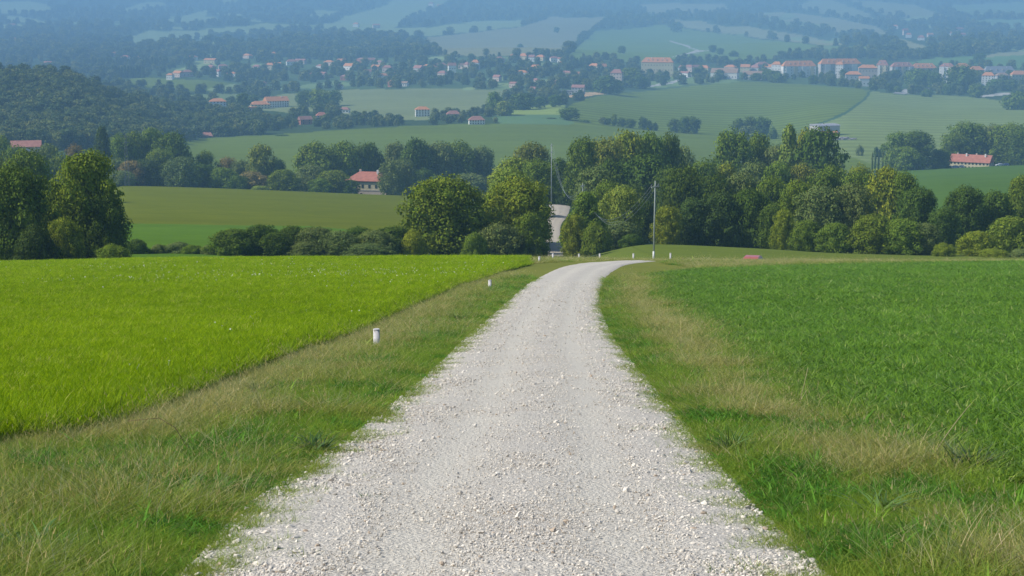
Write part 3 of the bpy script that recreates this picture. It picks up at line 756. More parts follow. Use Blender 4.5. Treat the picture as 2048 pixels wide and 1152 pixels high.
G_L, G_H, G_P = "trees at the left edge of the meadow", "shrubs along the hedge below the pasture", "trees beside the far stretch of road"
G_W, G_B, G_F = "trees of the wood right of the power pole", "trees behind the pasture", "tall trees beyond the wood"
TREES = [
    # the dark group at the left edge of the meadow
    (28, 338, 150, 172, 'irr', 'D', "dark broad tree leaning in at the left edge of the meadow", G_L),
    (-48, 350, 120, 176, 'round', 'D', "dark tree cut by the picture edge beside the broad leaning tree", G_L),
    (172, 309, 150, 180, 'irr', 'M', "tall ragged tree with a lit top standing over the meadow's far left corner", G_L),
    (212, 385, 85, 178, 'irr', 'D', "lower dark tree beside the ragged tall tree, facing the pasture", G_L),
    (110, 388, 80, 188, 'tall', 'M', "olive tree filling the gap between the two largest left trees", G_L),
    (128, 440, 70, 168, 'round', 'Y', "small yellowish tree in front of the ragged tall tree", G_L),
    (226, 492, 70, 166, 'bush', 'M', "low leafy bush at the foot of the ragged tall tree", G_L),
    (70, 460, 90, 165, 'bush', 'K', "blackish undergrowth bush below the broad leaning tree", G_L),
    (55, 306, 105, 300, 'round', 'M', "round sunlit tree rising behind the two largest left trees", G_L),
    (8, 318, 70, 330, 'round', 'G', "grey green tree behind the broad leaning tree", G_L),
    # small shrubs below the pasture
    (272, 481, 56, 208, 'bush', 'D', "dark low shrub just right of the ragged tall tree", G_H),
    (318, 494, 36, 210, 'bush', 'G', "tiny grey shrub between two larger shrubs below the pasture", G_H),
    (358, 486, 58, 211, 'bush', 'G', "pale grey green shrub with a bluish top below the pasture", G_H),
    (385, 496, 44, 209, 'bush', 'M', "low rounded shrub beside the pale grey green shrub", G_H),
    (418, 502, 34, 208, 'bush', 'G', "smallest shrub at the left end of the long hedge", G_H),
    # hedge row
    (465, 460, 95, 206, 'dome', 'D', "round dark hedge tree at the left end of the hedge row", G_H),
    (520, 451, 81, 208, 'tall', 'D', "tallest dark hedge tree in the left part of the row", G_H),
    (552, 466, 71, 206, 'dome', 'D', "squat dark hedge tree right of the tallest one", G_H),
    (588, 454, 79, 210, 'dome', 'D', "dark hedge tree with two leaning tips in the row", G_H),
    (634, 456, 87, 207, 'dome', 'G', "grey green hedge tree with a spiky top", G_H),
    (676, 464, 87, 206, 'dome', 'G', "greyish hedge bush near the middle of the row", G_H),
    (716, 456, 81, 209, 'dome', 'D', "dark hedge tree with a light leafy tip", G_H),
    (752, 462, 79, 206, 'dome', 'G', "low grey green hedge bush left of the big round tree", G_H),
    (788, 455, 92, 210, 'dome', 'D', "dark hedge tree touching the big round tree", G_H),
    (612, 486, 60, 203, 'dome', 'G', "small pale bush in front of the hedge row", G_H),
    (738, 488, 92, 203, 'dome', 'G', "wide low bush in front of the right half of the hedge", G_H),
    # the pair left of the road
    (888, 359, 160, 216, 'round', 'M', "big round dark green tree in the middle beside the far road", G_P),
    (950, 470, 55, 208, 'bush', 'M', "low bush between the big round tree and its right neighbour", G_P),
    (826, 466, 56, 208, 'bush', 'Y', "yellowish bush at the left foot of the big round tree", G_P),
    (1038, 363, 138, 222, 'round', 'Y', "bright yellow green tree at the left side of the far road", G_P),
    (998, 450, 96, 212, 'dome', 'G', "grey leafy bush at the foot of the bright yellow green tree", G_P),
    (1062, 428, 66, 214, 'tall', 'M', "narrow leafy bush hugging the left edge of the far road", G_P),
    (1024, 342, 92, 274, 'round', 'L', "light green rounded crown just above the bright yellow green tree", G_P),
    (972, 392, 60, 250, 'round', 'G', "dull green tree squeezed between the big round pair", G_P),
    (1036, 378, 104, 269, 'round', 'M', "half hidden tree behind the bright yellow green one, shading the far road", G_P),
    (1042, 396, 96, 258, 'round', 'D', "low tree between the bright yellow green one and the far road", G_P),
    (1046, 398, 90, 249, 'round', 'D', "low dim tree nearest of those shading the far road from the left", G_P),
    (1040, 384, 96, 281, 'round', 'D', "dim tree third along the left side of the far road", G_P),
    (1048, 378, 96, 344, 'round', 'D', "dim tree left of the far road's upper half", G_P),
    # right of the far road
    (1172, 384, 112, 243, 'cone', 'M', "broad cone shaped tree on the right side of the far road", G_P),
    (1150, 432, 52, 236, 'tall', 'Y', "yellow green bush on the right verge of the far road", G_P),
    (1190, 452, 66, 234, 'bush', 'M', "leafy bush at the foot of the cone shaped tree", G_P),
    (1243, 378, 84, 262, 'round', 'L', "pale round tree behind the drooping power lines", G_P),
    (1240, 444, 86, 250, 'dome', 'G', "grey green bush under the drooping power lines", G_P),
    (1262, 470, 50, 240, 'bush', 'D', "dark small bush left of the power pole's foot", G_P),
    (1282, 402, 66, 275, 'round', 'K', "shadowed tree close behind the power pole", G_P),
    (1190, 338, 86, 330, 'round', 'G', "grey leafy tree above the cone shaped tree", G_P),
    (1216, 366, 70, 290, 'round', 'M', "olive tree right of the slim middle pole", G_P),
    (1260, 372, 80, 350, 'round', 'D', "dim tree in the gap behind the pale round tree", G_P),
    # behind the far bend
    (1116, 318, 66, 470, 'tall', 'D', "dark tree right behind the pole at the far road bend", G_P),
    (1140, 350, 60, 450, 'round', 'K', "shady tree above the far road bend", G_P),
    (1064, 289, 84, 540, 'round', 'B', "brownish tipped tree left of the pole at the far bend", G_P),
    (1030, 318, 110, 440, 'dome', 'Y', "wide golden green crown left of the pole at the far bend", G_P),
    (1078, 322, 70, 420, 'round', 'M', "leafy crown just left of the pole at the far bend", G_P),
    (1085, 372, 60, 400, 'round', 'D', "dark crown above the far road's left edge", G_P),
    # big mass in the centre
    (1164, 276, 72, 430, 'tall', 'M', "tall tree right of the far pole with a feathery grey top", G_P),
    (1212, 280, 84, 440, 'round', 'B', "reddish brown crown in the tall central clump", G_P),
    (1256, 267, 110, 450, 'dome', 'Y', "tallest golden crown of the central clump", G_P),
    (1300, 269, 90, 455, 'dome', 'M', "right hand crown of the central clump beside the golden one", G_P),
    (1338, 272, 58, 460, 'round', 'D', "dark crown at the right shoulder of the central clump", G_P),
    (1366, 294, 52, 480, 'tall', 'G', "thin grey green tree at the right end of the central clump", G_P),
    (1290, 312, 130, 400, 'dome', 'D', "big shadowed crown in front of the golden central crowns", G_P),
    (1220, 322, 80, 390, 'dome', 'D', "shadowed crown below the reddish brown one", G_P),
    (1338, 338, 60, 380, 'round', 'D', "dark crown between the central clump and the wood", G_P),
    # wood behind the mown field, front row
    (1334, 414, 58, 252, 'tall', 'Y', "yellowish slender tree just right of the power pole", G_W),
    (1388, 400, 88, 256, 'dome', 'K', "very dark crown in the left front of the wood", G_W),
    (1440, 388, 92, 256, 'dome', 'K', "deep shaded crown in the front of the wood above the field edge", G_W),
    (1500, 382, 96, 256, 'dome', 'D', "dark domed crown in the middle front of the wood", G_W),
    (1548, 412, 60, 250, 'round', 'D', "dark crown left of the yellow green slim tree", G_W),
    (1566, 420, 46, 246, 'tall', 'Y', "yellow green slim tree in the front of the wood", G_W),
    (1612, 442, 64, 243, 'dome', 'M', "rounded front tree with one rusty spot near its base", G_W),
    (1672, 448, 76, 240, 'dome', 'M', "leafy front tree right of the rounded one with the rusty spot", G_W),
    (1640, 378, 96, 262, 'round', 'G', "large grey green crown in the right front of the wood", G_W),
    (1596, 366, 82, 268, 'round', 'M', "light topped crown above the yellow green slim tree", G_W),
    (1706, 372, 90, 262, 'round', 'G', "bluish grey crown next to the large grey green one", G_W),
    (1748, 432, 96, 238, 'dome', 'M', "spreading front tree with star like leaf clusters", G_W),
    (1805, 440, 90, 236, 'dome', 'M', "rounded low tree at the field corner, right of the spreading one", G_W),
    (1850, 448, 74, 236, 'dome', 'G', "greyish low tree in front of the two dark crowns by the farm field", G_W),
    (1886, 488, 46, 228, 'bush', 'Y', "small yellow bush at the foot of the wood", G_W),
    (1955, 464, 78, 232, 'dome', 'Y', "rounded yellowish tree standing forward at the right", G_W),
    (2022, 436, 92, 240, 'dome', 'M', "big leafy tree forward at the right edge", G_W),
    (1985, 500, 60, 224, 'bush', 'Y', "pale low bush near the dry grass at the right", G_W),
    (2040, 505, 50, 224, 'bush', 'G', "greyish low bush at the right edge behind the dry grass", G_W),
    # wood, second row
    (1366, 337, 86, 300, 'round', 'D', "rounded dark crown with a rusty tip at the wood's left shoulder", G_W),
    (1424, 352, 90, 310, 'round', 'D', "dark second row crown right of the rusty tipped one", G_W),
    (1484, 350, 88, 312, 'round', 'G', "grey second row crown with pale leaves", G_W),
    (1544, 358, 72, 306, 'round', 'M', "olive second row crown behind the dark domed one", G_W),
    (1650, 344, 78, 330, 'round', 'M', "second row crown above the large grey green one", G_W),
    (1722, 346, 84, 326, 'round', 'M', "second row crown with a light green top near the farm field", G_W),
    (1772, 338, 90, 300, 'dome', 'Y', "broad golden crown at the wood's right shoulder", G_W),
    (1806, 350, 66, 298, 'round', 'M', "outermost crown of the wood's right shoulder beside the farm field", G_W),
    (1836, 380, 84, 275, 'round', 'D', "dark crown below the farm field left of the field's lowest corner", G_W),
    (1932, 377, 84, 272, 'round', 'D', "round dark tree standing against the farm field", G_W),
    (1886, 420, 64, 264, 'round', 'D', "dark lower tree left of the round one against the farm field", G_W),
    (1990, 386, 84, 276, 'dome', 'D', "dark tree with a yellowish crest right of the round dark one", G_W),
    (2046, 356, 76, 290, 'round', 'M', "tall leafy tree at the right edge against the farm field", G_W),
    # wood, third row
    (1404, 324, 74, 400, 'round', 'M', "third row crown low in the dip left of the tall trees", G_W),
    (1452, 330, 76, 405, 'dome', 'Y', "golden third row crown under the pair of tall trees", G_W),
    (1506, 326, 72, 410, 'round', 'G', "grey third row crown under the tall pale tree", G_W),
    (1556, 328, 72, 400, 'round', 'M', "third row crown left of the reddish one", G_W),
    (1604, 332, 64, 400, 'round', 'B', "reddish topped third row crown below the tall dark tree", G_W),
    (1664, 332, 80, 400, 'dome', 'M', "third row crown right of the reddish topped one", G_W),
    (1716, 334, 60, 420, 'round', 'Y', "yellow flecked third row crown near the poplars", G_W),
    (1672, 322, 40, 700, 'round', 'G', "hazy small tree between the tall dark tree and the poplars", G_W),
    # tall trees beyond the wood
    (1468, 265, 92, 520, 'round', 'M', "tall leafy tree on the left of the trees beyond the wood", G_F),
    (1516, 268, 62, 525, 'tall', 'M', "narrow tall tree second from the left beyond the wood", G_F),
    (1548, 292, 60, 520, 'tall', 'G', "lower tree between the narrow tall one and the pale pointed one", G_F),
    (1578, 250, 78, 510, 'cone', 'L', "pale pointed tree, brightest of the trees beyond the wood", G_F),
    (1642, 260, 96, 505, 'round', 'D', "wide dark tree in front of the grey shed", G_F),
    (1615, 262, 56, 520, 'round', 'Y', "yellow topped crown merging with the wide dark tree", G_F),
    (1798, 266, 60, 955, 'round', 'M', "loose pale tree left of the farmhouse grove", G_F),
    (1834, 264, 72, 950, 'round', 'D', "dark rounded tree of the grove left of the farmhouse", G_F),
    (1812, 294, 70, 940, 'dome', 'M', "low front crown of the grove left of the farmhouse", G_F),
    (1880, 300, 44, 955, 'round', 'D', "small dark tree just left of the farmhouse", G_F),
    (1932, 247, 88, 1010, 'round', 'M', "large rounded tree behind the farmhouse roof", G_F),
    (1908, 270, 60, 1000, 'round', 'M', "leafy tree behind the farmhouse's left gable", G_F),
    (1980, 252, 60, 1015, 'round', 'G', "greyish tree behind the middle of the farmhouse", G_F),
    (2020, 249, 84, 1000, 'round', 'M', "large leafy tree right of the farmhouse", G_F),
    (2046, 262, 60, 985, 'round', 'D', "dark tree right of the farmhouse at the picture edge", G_F),
    (1880, 330, 40, 948, 'bush', 'D', "dark hedge bush below the small tree left of the farmhouse", G_F),
    # trees behind the pasture, left part
    (204, 253, 62, 700, 'cone', 'K', "dark pointed evergreen tree standing above its neighbours", G_B),
    (186, 300, 60, 690, 'dome', 'M', "leafy crown left below the dark evergreen", G_B),
    (244, 272, 60, 720, 'round', 'M', "crown just right of the dark evergreen", G_B),
    (270, 266, 66, 725, 'dome', 'M', "sunlit crown behind the grey lattice pylon", G_B),
    (306, 259, 66, 730, 'dome', 'M', "highest rounded crown right of the lattice pylon", G_B),
    (346, 267, 84, 715, 'dome', 'D', "broad dark crown facing the blue green field", G_B),
    (322, 300, 60, 700, 'round', 'M', "small bright crown in front of the broad dark one", G_B),
    (226, 318, 70, 690, 'dome', 'G', "grey green crown under the dark evergreen", G_B),
    (262, 322, 56, 685, 'tall', 'R', "thin rusty pink tree below the lattice pylon", G_B),
    (292, 320, 60, 688, 'round', 'K', "dark crown right of the rusty pink tree", G_B),
    (244, 342, 56, 676, 'dome', 'G', "pale crown at the pasture's upper left corner", G_B),
    (364, 315, 72, 680, 'dome', 'G', "round pale green tree on the pasture's upper edge", G_B),
    (412, 305, 44, 720, 'round', 'M', "small round tree right of the broad dark crown", G_B),
    (404, 330, 54, 690, 'round', 'D', "dark shrubby tree right of the round pale green one", G_B),
    (446, 336, 60, 685, 'dome', 'M', "mixed green shrubby tree on the pasture edge", G_B),
    (456, 316, 40, 720, 'round', 'R', "reddish bush behind the mixed green shrubby tree", G_B),
    (482, 322, 44, 715, 'round', 'G', "grey green tree left of the golden rounded tree", G_B),
    (478, 352, 50, 680, 'bush', 'D', "dark bush on the pasture edge left of the pink bush", G_B),
    (523, 292, 60, 705, 'round', 'B', "golden rounded tree standing alone above the pasture", G_B),
    (552, 320, 44, 705, 'round', 'D', "dark small tree right of the golden rounded tree", G_B),
    (504, 344, 70, 685, 'dome', 'R', "wide pinkish bush on the pasture edge", G_B),
    (520, 372, 36, 672, 'bush', 'L', "tiny bright yellow bush on the pasture rim", G_B),
    (568, 340, 66, 680, 'dome', 'M', "cone topped leafy tree left of the hedge by the red roofed house", G_B),
    (620, 332, 60, 690, 'round', 'G', "pale leafy tree left of the house", G_B),
    (632, 287, 90, 730, 'dome', 'M', "wide domed crown at the left end of the tall row behind the house", G_B),
    (688, 286, 80, 735, 'dome', 'M', "domed crown in the tall row, left above the house roof", G_B),
    (734, 288, 70, 740, 'dome', 'D', "dark domed crown right above the house roof", G_B),
    (668, 342, 62, 684, 'round', 'Y', "lit round tree touching the house's left wall", G_B),
    (640, 358, 50, 678, 'dome', 'M', "low leafy tree in front of the pale leafy tree by the house", G_B),
    (700, 360, 40, 682, 'dome', 'D', "dark bush at the left corner of the house", G_B),
    (782, 322, 56, 680, 'tall', 'G', "blue green tree hiding the right end of the house", G_B),
    (806, 320, 56, 690, 'round', 'G', "dim tree right of the blue green one by the house", G_B),
    (792, 288, 60, 740, 'round', 'G', "hazy crown in the tall row right of the house", G_B),
    (832, 280, 76, 730, 'dome', 'D', "dark tall crown in the right part of the row behind the house", G_B),
    (878, 287, 66, 735, 'round', 'G', "grey green crown right of the dark tall one", G_B),
    (914, 286, 74, 740, 'round', 'M', "feathery crown behind the big round roadside tree", G_B),
    (962, 296, 66, 745, 'round', 'G', "last crown at the right end of the tall row", G_B),
    (846, 340, 50, 700, 'round', 'D', "dark low tree left above the big round roadside tree", G_B),
    (940, 348, 90, 690, 'dome', 'G', "pale low tree right above the big round roadside tree", G_B),
    (878, 352, 60, 690, 'dome', 'D', "dark low tree right behind the top of the big round roadside tree", G_B),
    # left behind the big left trees
    (30, 296, 70, 560, 'round', 'M', "crown in front of the barn with the red roof", G_B),
    (98, 292, 54, 600, 'round', 'G', "hazy crown right of the barn", G_B),
    (74, 300, 50, 560, 'round', 'G', "bluish crown below the barn's right end", G_B),
    (150, 292, 40, 660, 'round', 'R', "pinkish crown left of the dark evergreen", G_B),
    (124, 312, 60, 560, 'round', 'M', "olive crown left of the pinkish one", G_B),
    (4, 276, 44, 620, 'round', 'M', "crown cut by the picture edge left of the barn", G_B),
    (168, 330, 60, 500, 'dome', 'G', "grey crown peeping between the ragged tree and the evergreen", G_B),
]
for t in TREES:
    px, top, w, d, kind, col, label, grp = t
    place_tree(px, top, w, d, kind, col, label, "shrub" if kind == 'bush' else "tree", grp)
# ------------------------------------------------------------------ scattered growth: one object per mass, copies of a few small meshes
def scatter(name, templates, P, rot, scl, idx, label, tint=None, color=None):
    """points with per-point rotation, scale, template number and tint; templates are meshes"""
    me = bpy.data.meshes.new(name)
    n = len(P)
    me.vertices.add(n); me.vertices.foreach_set("co", np.ascontiguousarray(P, np.float32).ravel())
    for an, arr in (("rot", rot), ("scl", scl)):
        a = me.attributes.new(an, 'FLOAT_VECTOR', 'POINT'); a.data.foreach_set("vector", np.ascontiguousarray(arr, np.float32).ravel())
    a = me.attributes.new("pick", 'INT', 'POINT'); a.data.foreach_set("value", np.ascontiguousarray(idx, np.int32))
    if tint is not None:
        a = me.attributes.new("tint", 'FLOAT_COLOR', 'POINT')
        a.data.foreach_set("color", np.hstack([tint, np.ones((n, 1))]).astype(np.float32).ravel())
    o = link(name, me)
    if color: o.color = (*color, 1)
    ng = bpy.data.node_groups.new(name + "_growth", 'GeometryNodeTree')
    ng.interface.new_socket("Geometry", in_out='INPUT', socket_type='NodeSocketGeometry')
    ng.interface.new_socket("Geometry", in_out='OUTPUT', socket_type='NodeSocketGeometry')
    L = ng.links
    gi, go = ng.nodes.new("NodeGroupInput"), ng.nodes.new("NodeGroupOutput")
    jn = ng.nodes.new("GeometryNodeJoinGeometry")
    for tm in reversed(templates):
        to = bpy.data.objects.new(name + "_source", tm)          # never linked to the scene: only its mesh is read
        inf = ng.nodes.new("GeometryNodeObjectInfo"); inf.inputs['Object'].default_value = to
        g2i = ng.nodes.new("GeometryNodeGeometryToInstance")
        L.new(inf.outputs['Geometry'], g2i.inputs[0]); L.new(g2i.outputs[0], jn.inputs[0])
    iop = ng.nodes.new("GeometryNodeInstanceOnPoints")
    m2p = ng.nodes.new("GeometryNodeMeshToPoints"); m2p.inputs['Radius'].default_value = 0.001
    L.new(gi.outputs[0], m2p.inputs[0]); L.new(m2p.outputs[0], iop.inputs['Points']); L.new(jn.outputs[0], iop.inputs['Instance'])
    iop.inputs['Pick Instance'].default_value = True

    def named(an, dt):
        q = ng.nodes.new("GeometryNodeInputNamedAttribute"); q.data_type = dt; q.inputs['Name'].default_value = an
        return q.outputs['Attribute']
    L.new(named("pick", 'INT'), iop.inputs['Instance Index'])
    e2r = ng.nodes.new("FunctionNodeEulerToRotation"); L.new(named("rot", 'FLOAT_VECTOR'), e2r.inputs[0]); L.new(e2r.outputs[0], iop.inputs['Rotation'])
    L.new(named("scl", 'FLOAT_VECTOR'), iop.inputs['Scale'])
    L.new(iop.outputs[0], go.inputs[0])
    md = o.modifiers.new("growth", 'NODES'); md.node_group = ng
    tag(o, label, None, None, "stuff")
    return o


# ---- far woodland: pick picture points, drop them on the ground, keep those that land on wooded land
VL = []
for i, (kd, nl) in enumerate([('round', 16), ('dome', 18), ('dome', 16), ('round', 18), ('cone', 14), ('tall', 16)]):
    VL.append(crown_mesh("far_crown", kd, 620, .105, nl, 500 + i, lobr=(.14, .24), irr=.08, mat=M_WOOD_LEAF))
RID_WOOD = RNAME.index("woodland_floor"); RID_TOWN = RNAME.index("town_ground")


def region_at(x, y):
    i = np.clip(((x / y + UMAX) / (2 * UMAX) * (NU - 1)), 0, NU - 1).astype(int)
    j = np.clip((np.log(y) - LD0) * LDS, 0, ND - 1).astype(int)
    return RID[i, j]


def far_points(n, rect, dmin, dmax, seed):
    """uniform in picture area"""
    r = np.random.default_rng(seed)
    px = r.uniform(rect[0], rect[2], n); py = r.uniform(rect[1], rect[3], n)
    out_ = []
    for a, b in zip(px, py):
        h = hit(a, b, dmin, dmax)
        if h: out_.append((h[0], h[1], h[2], a, b))
    return np.array(out_)


def clear_of(poly_list, px, py):
    m_ = np.ones(px.shape, bool)
    for q in poly_list: m_ &= ~inpoly(px, py, q)
    return m_


# views that must stay open: house fronts and lawns of the hamlets
OPEN = [[(410, 205), (455, 205), (455, 226), (410, 226)], [(490, 205), (580, 198), (590, 232), (490, 238)], [(826, 216), (862, 216), (862, 250), (826, 250)],
        [(934, 235), (975, 235), (975, 262), (934, 262)], [(590, 236), (630, 236), (630, 258), (590, 258)],
        [(1276, 118), (1356, 118), (1356, 139), (1276, 139)], [(1415, 138), (1530, 138), (1530, 155), (1415, 155)], [(1535, 122), (1760, 118), (1760, 144), (1535, 144)],
        [(1690, 142), (1780, 142), (1780, 158), (1690, 158)], [(1770, 122), (1880, 122), (1880, 140), (1770, 140)], [(1960, 142), (2060, 142), (2060, 158), (1960, 158)],
        [(1885, 126), (1900, 126), (1900, 150), (1885, 150)], [(758, 145), (778, 145), (778, 165), (758, 165)], [(330, 140), (385, 140), (385, 160), (330, 160)],
        [(1785, 62), (1870, 62), (1870, 88), (1785, 88)], [(1120, 180), (1210, 180), (1210, 200), (1120, 200)]]


def woodland(name, label, n, rect, dmin, dmax, seed, hrange, wr=(.8, 1.15), town=0.0, color=(.115, .155, .06), keep=None):
    p = far_points(n, rect, dmin, dmax, seed)
    rid = region_at(p[:, 0], p[:, 1]); r = np.random.default_rng(seed + 1)
    ok = (rid == RID_WOOD) | ((rid == RID_TOWN) & (r.random(len(p)) < town))
    ok &= clear_of(OPEN, p[:, 3], p[:, 4])
    if keep is not None: ok &= keep(p)
    p = p[ok]; m_ = len(p)
    h = r.uniform(*hrange, m_) * np.clip(p[:, 1] / 2600, .5, 1.0) ** (1 if dmin > 1200 else 0); w = h * r.uniform(*wr, m_)
    P = p[:, :3].copy(); P[:, 2] -= h * .06
    rot = np.zeros((m_, 3)); rot[:, 2] = r.uniform(0, 6.28, m_)
    idx = r.choice(6, m_, p=[.22, .28, .24, .16, .03, .07])
    scatter(name, VL, P, rot, np.stack([w, w, h], 1), idx, label, None, color)
    return m_


n1 = woodland("woodland", "dense hazy broadleaf wood covering the round hill on the left", 3900, (-460, 128, 520, 300), 1000, 1720, 61, (8, 13), (.85, 1.2))
n2 = woodland("woodland", "hazy trees filling the gardens and hedges around the town", 6200, (-260, 96, 2260, 262), 1320, 3900, 62, (7.5, 17), (.8, 1.25), town=.75,
              keep=lambda p: ~((p[:, 3] < 470) & (p[:, 1] < 1730)))
n3 = woodland("woodland", "blue hazed forest covering the far hillsides", 8600, (-260, -12, 2310, 118), 3300, 13000, 63, (10.5, 24), (.9, 1.4), town=.35)

n4 = woodland("woodland", "wood going on beyond the left edge behind the large trees", 420, (-420, 300, -150, 520), 240, 1000, 64, (9, 15), (.8, 1.1))

# ---- far trees that stand apart
G_A = "single hazy trees standing in the far fields"
FAR = [
    (565, 275, 28, 1420, 'bush', 'D', "lone round bush in the blue green field above the pasture"),
    (610, 182, 34, 2000, 'round', 'D', "left round tree of the clump by the long white hamlet building"),
    (640, 179, 44, 1990, 'round', 'M', "largest tree of the clump right of the long white hamlet building"),
    (668, 181, 34, 2000, 'round', 'D', "right tree of the clump casting a long shadow on the pale field"),
    (598, 190, 16, 2000, 'round', 'D', "narrow bush at the left end of the clump in the pale field"),
    (486, 186, 28, 1960, 'tall', 'D', "dark tree behind the low orange roofed hamlet building"),
    (508, 190, 22, 1980, 'round', 'D', "dark tree left of the white gable of the hamlet"),
    (988, 184, 30, 1660, 'tall', 'M', "tall loose tree at the right end of the pale village field"),
    (1008, 202, 34, 1640, 'dome', 'L', "light green low tree beside the tall loose one"),
    (1045, 187, 50, 1760, 'dome', 'D', "big dark tree under the town above the light meadow"),
    (1078, 194, 24, 1780, 'round', 'D', "small dark tree right of the big dark one above the light meadow"),
    (1110, 190, 26, 1800, 'round', 'D', "round dark tree beside the building site"),
    (1138, 216, 44, 1570, 'round', 'D', "solitary big round tree at the corner of the striped field"),
    (1102, 240, 20, 1580, 'bush', 'D', "low bush left of the solitary big round tree"),
    (1168, 240, 26, 1560, 'bush', 'D', "low hedge bush right of the solitary big round tree"),
    (1205, 234, 16, 1560, 'tall', 'G', "thin pale tree at the left end of the hidden cottage row"),
    (1214, 236, 18, 1560, 'round', 'D', "dark tree near the left end of the hidden cottage row"),
    (1228, 228, 13, 1560, 'tall', 'M', "slim tree sticking up from the hidden cottage row"),
    (1243, 236, 18, 1558, 'round', 'D', "round tree in the middle of the hidden cottage row"),
    (1260, 238, 22, 1556, 'round', 'D', "dark low tree beside the hidden cottage roof"),
    (1285, 234, 18, 1552, 'round', 'D', "taller round tree at the right end of the hidden cottage row"),
    (1298, 242, 16, 1550, 'bush', 'D', "bush right of the taller round tree of the cottage row"),
    (1310, 246, 12, 1548, 'bush', 'D', "last small bush of the cottage row"),
    (1348, 238, 24, 1530, 'round', 'D', "left small tree of the triple clump in the striped field"),
    (1368, 234, 26, 1525, 'round', 'D', "middle tree of the triple clump in the striped field"),
    (1386, 234, 28, 1522, 'round', 'D', "right and darkest tree of the triple clump in the striped field"),
    (1478, 238, 30, 1480, 'round', 'D', "left hazy tree of the clump behind the tall leafy tree"),
    (1500, 234, 30, 1490, 'round', 'D', "middle hazy tree of the clump behind the tall leafy tree"),
    (1524, 235, 36, 1480, 'round', 'D', "right hazy tree of the clump behind the narrow tall tree"),
    (1496, 252, 40, 1440, 'dome', 'G', "pale low tree in front of the hazy clump"),
    (1448, 262, 22, 1440, 'bush', 'D', "low bush at the left foot of the hazy clump"),
    (1546, 256, 18, 1440, 'bush', 'D', "low bush at the right foot of the hazy clump"),
    (1764, 291, 12, 1130, 'bush', 'D', "dark round bush at the edge of the pale right field"),
    (1752, 295, 12, 1130, 'bush', 'D', "small bush left of the dark round one in the right field"),
    (1718, 292, 16, 1140, 'bush', 'G', "faint bush below the rubble heap"),
    (1216, 152, 56, 2030, 'dome', 'D', "broad dark tree at the striped field's top edge, left of the light topped one"),
    (1258, 136, 42, 2060, 'round', 'M', "tall light topped tree at the top edge of the striped field"),
    (1280, 150, 30, 2060, 'round', 'D', "dark tree touching the right of the tall light topped one"),
    (1538, 140, 34, 2330, 'dome', 'D', "dark tree left of the apartment blocks at the field's top edge"),
    (1556, 146, 30, 2320, 'dome', 'D', "low dark tree in front of the first apartment block"),
    (1512, 146, 24, 2340, 'dome', 'D', "dark tree right of the white hall"),
    (1626, 150, 20, 2290, 'round', 'D', "dark tree in front of the middle apartment blocks"),
    (1640, 158, 14, 2270, 'bush', 'G', "pale bush right of the dark tree before the apartment blocks"),
    (1715, 162, 16, 2230, 'round', 'G', "round pale tree below the small orange roofed house"),
    (1794, 173, 20, 2180, 'bush', 'D', "dark bush at the left end of the grey town street"),
    (1852, 180, 24, 2100, 'bush', 'D', "dark oval bush in front of the grey town street"),
    (1920, 131, 60, 2090, 'round', 'D', "largest dark tree standing in the town on the right"),
    (1952, 168, 30, 2060, 'round', 'M', "round tree right below the largest dark town tree"),
    (1895, 170, 22, 2080, 'round', 'D', "small tree left below the largest dark town tree"),
    (1830, 138, 40, 2250, 'round', 'M', "garden tree left of the largest town tree"),
    (1852, 142, 36, 2230, 'round', 'D', "dark garden tree close left of the largest town tree"),
    (1870, 146, 34, 2230, 'round', 'D', "dark garden tree between two apartment blocks at the right"),
    (1990, 158, 34, 2130, 'dome', 'D', "dark tree below the white apartment block on the right"),
    (2020, 160, 34, 2130, 'dome', 'D', "dark tree at the right edge under the town"),
    (2034, 186, 60, 1980, 'bush', 'D', "long dark hedge bush below the town by the pale lane"),
    (1958, 107, 24, 2780, 'round', 'D', "single tree casting a shadow on the green hill field at the right"),
    (1243, 92, 16, 3050, 'round', 'D', "single round tree in the green hillside meadow above the orange school"),
    (1113, 54, 12, 3700, 'round', 'D', "single dark tree in the upper left of the big tan hill field"),
    (1040, 88, 12, 3200, 'bush', 'D', "tiny bush in the middle of the big tan hill field"),
    (899, 60, 11, 3700, 'round', 'D', "tiny round tree on the pale hillside field"),
    (1425, 90, 16, 3080, 'round', 'D', "first of three bushes by the fork of the hill path"),
    (1440, 96, 14, 3060, 'round', 'D', "second of three bushes by the fork of the hill path"),
    (1466, 102, 20, 3020, 'bush', 'D', "wide low bush right of the hill path fork"),
    (1352, 44, 22, 4000, 'round', 'D', "dark tree on the small tan field near the top"),
]
for px, top, w, d, kind, col, label in FAR:
    raw = d > 1800
    if raw: d = hit(px, top + w * {'bush': .55, 'dome': .64, 'tall': 1.35}.get(kind, .92), 1500)[1]
    place_tree(px, top, w, d, kind, col, label, "shrub" if kind == 'bush' else "tree", G_A, lod='low', raw=raw)
# poplars
for i, px in enumerate((1744, 1750, 1756.5, 1765, 1772)):
    place_tree(px, 305 - (i % 2) * 2, 4.2, 955, 'poplar', 'G', "slender bluish poplar of the row beyond the wood, left of the farmhouse grove", "tree", "slender poplars beyond the wood", "poplar", 'low')
for i, px in enumerate((1149, 1154.5, 1161, 1166)):
    place_tree(px, 113 + (i % 2) * 2, 4.6, hit(px, 136, 1800)[1], 'poplar', 'D', "slim dark poplar of the row standing between the town houses", "tree", "slim poplars in the town", "poplar", 'low', raw=True)
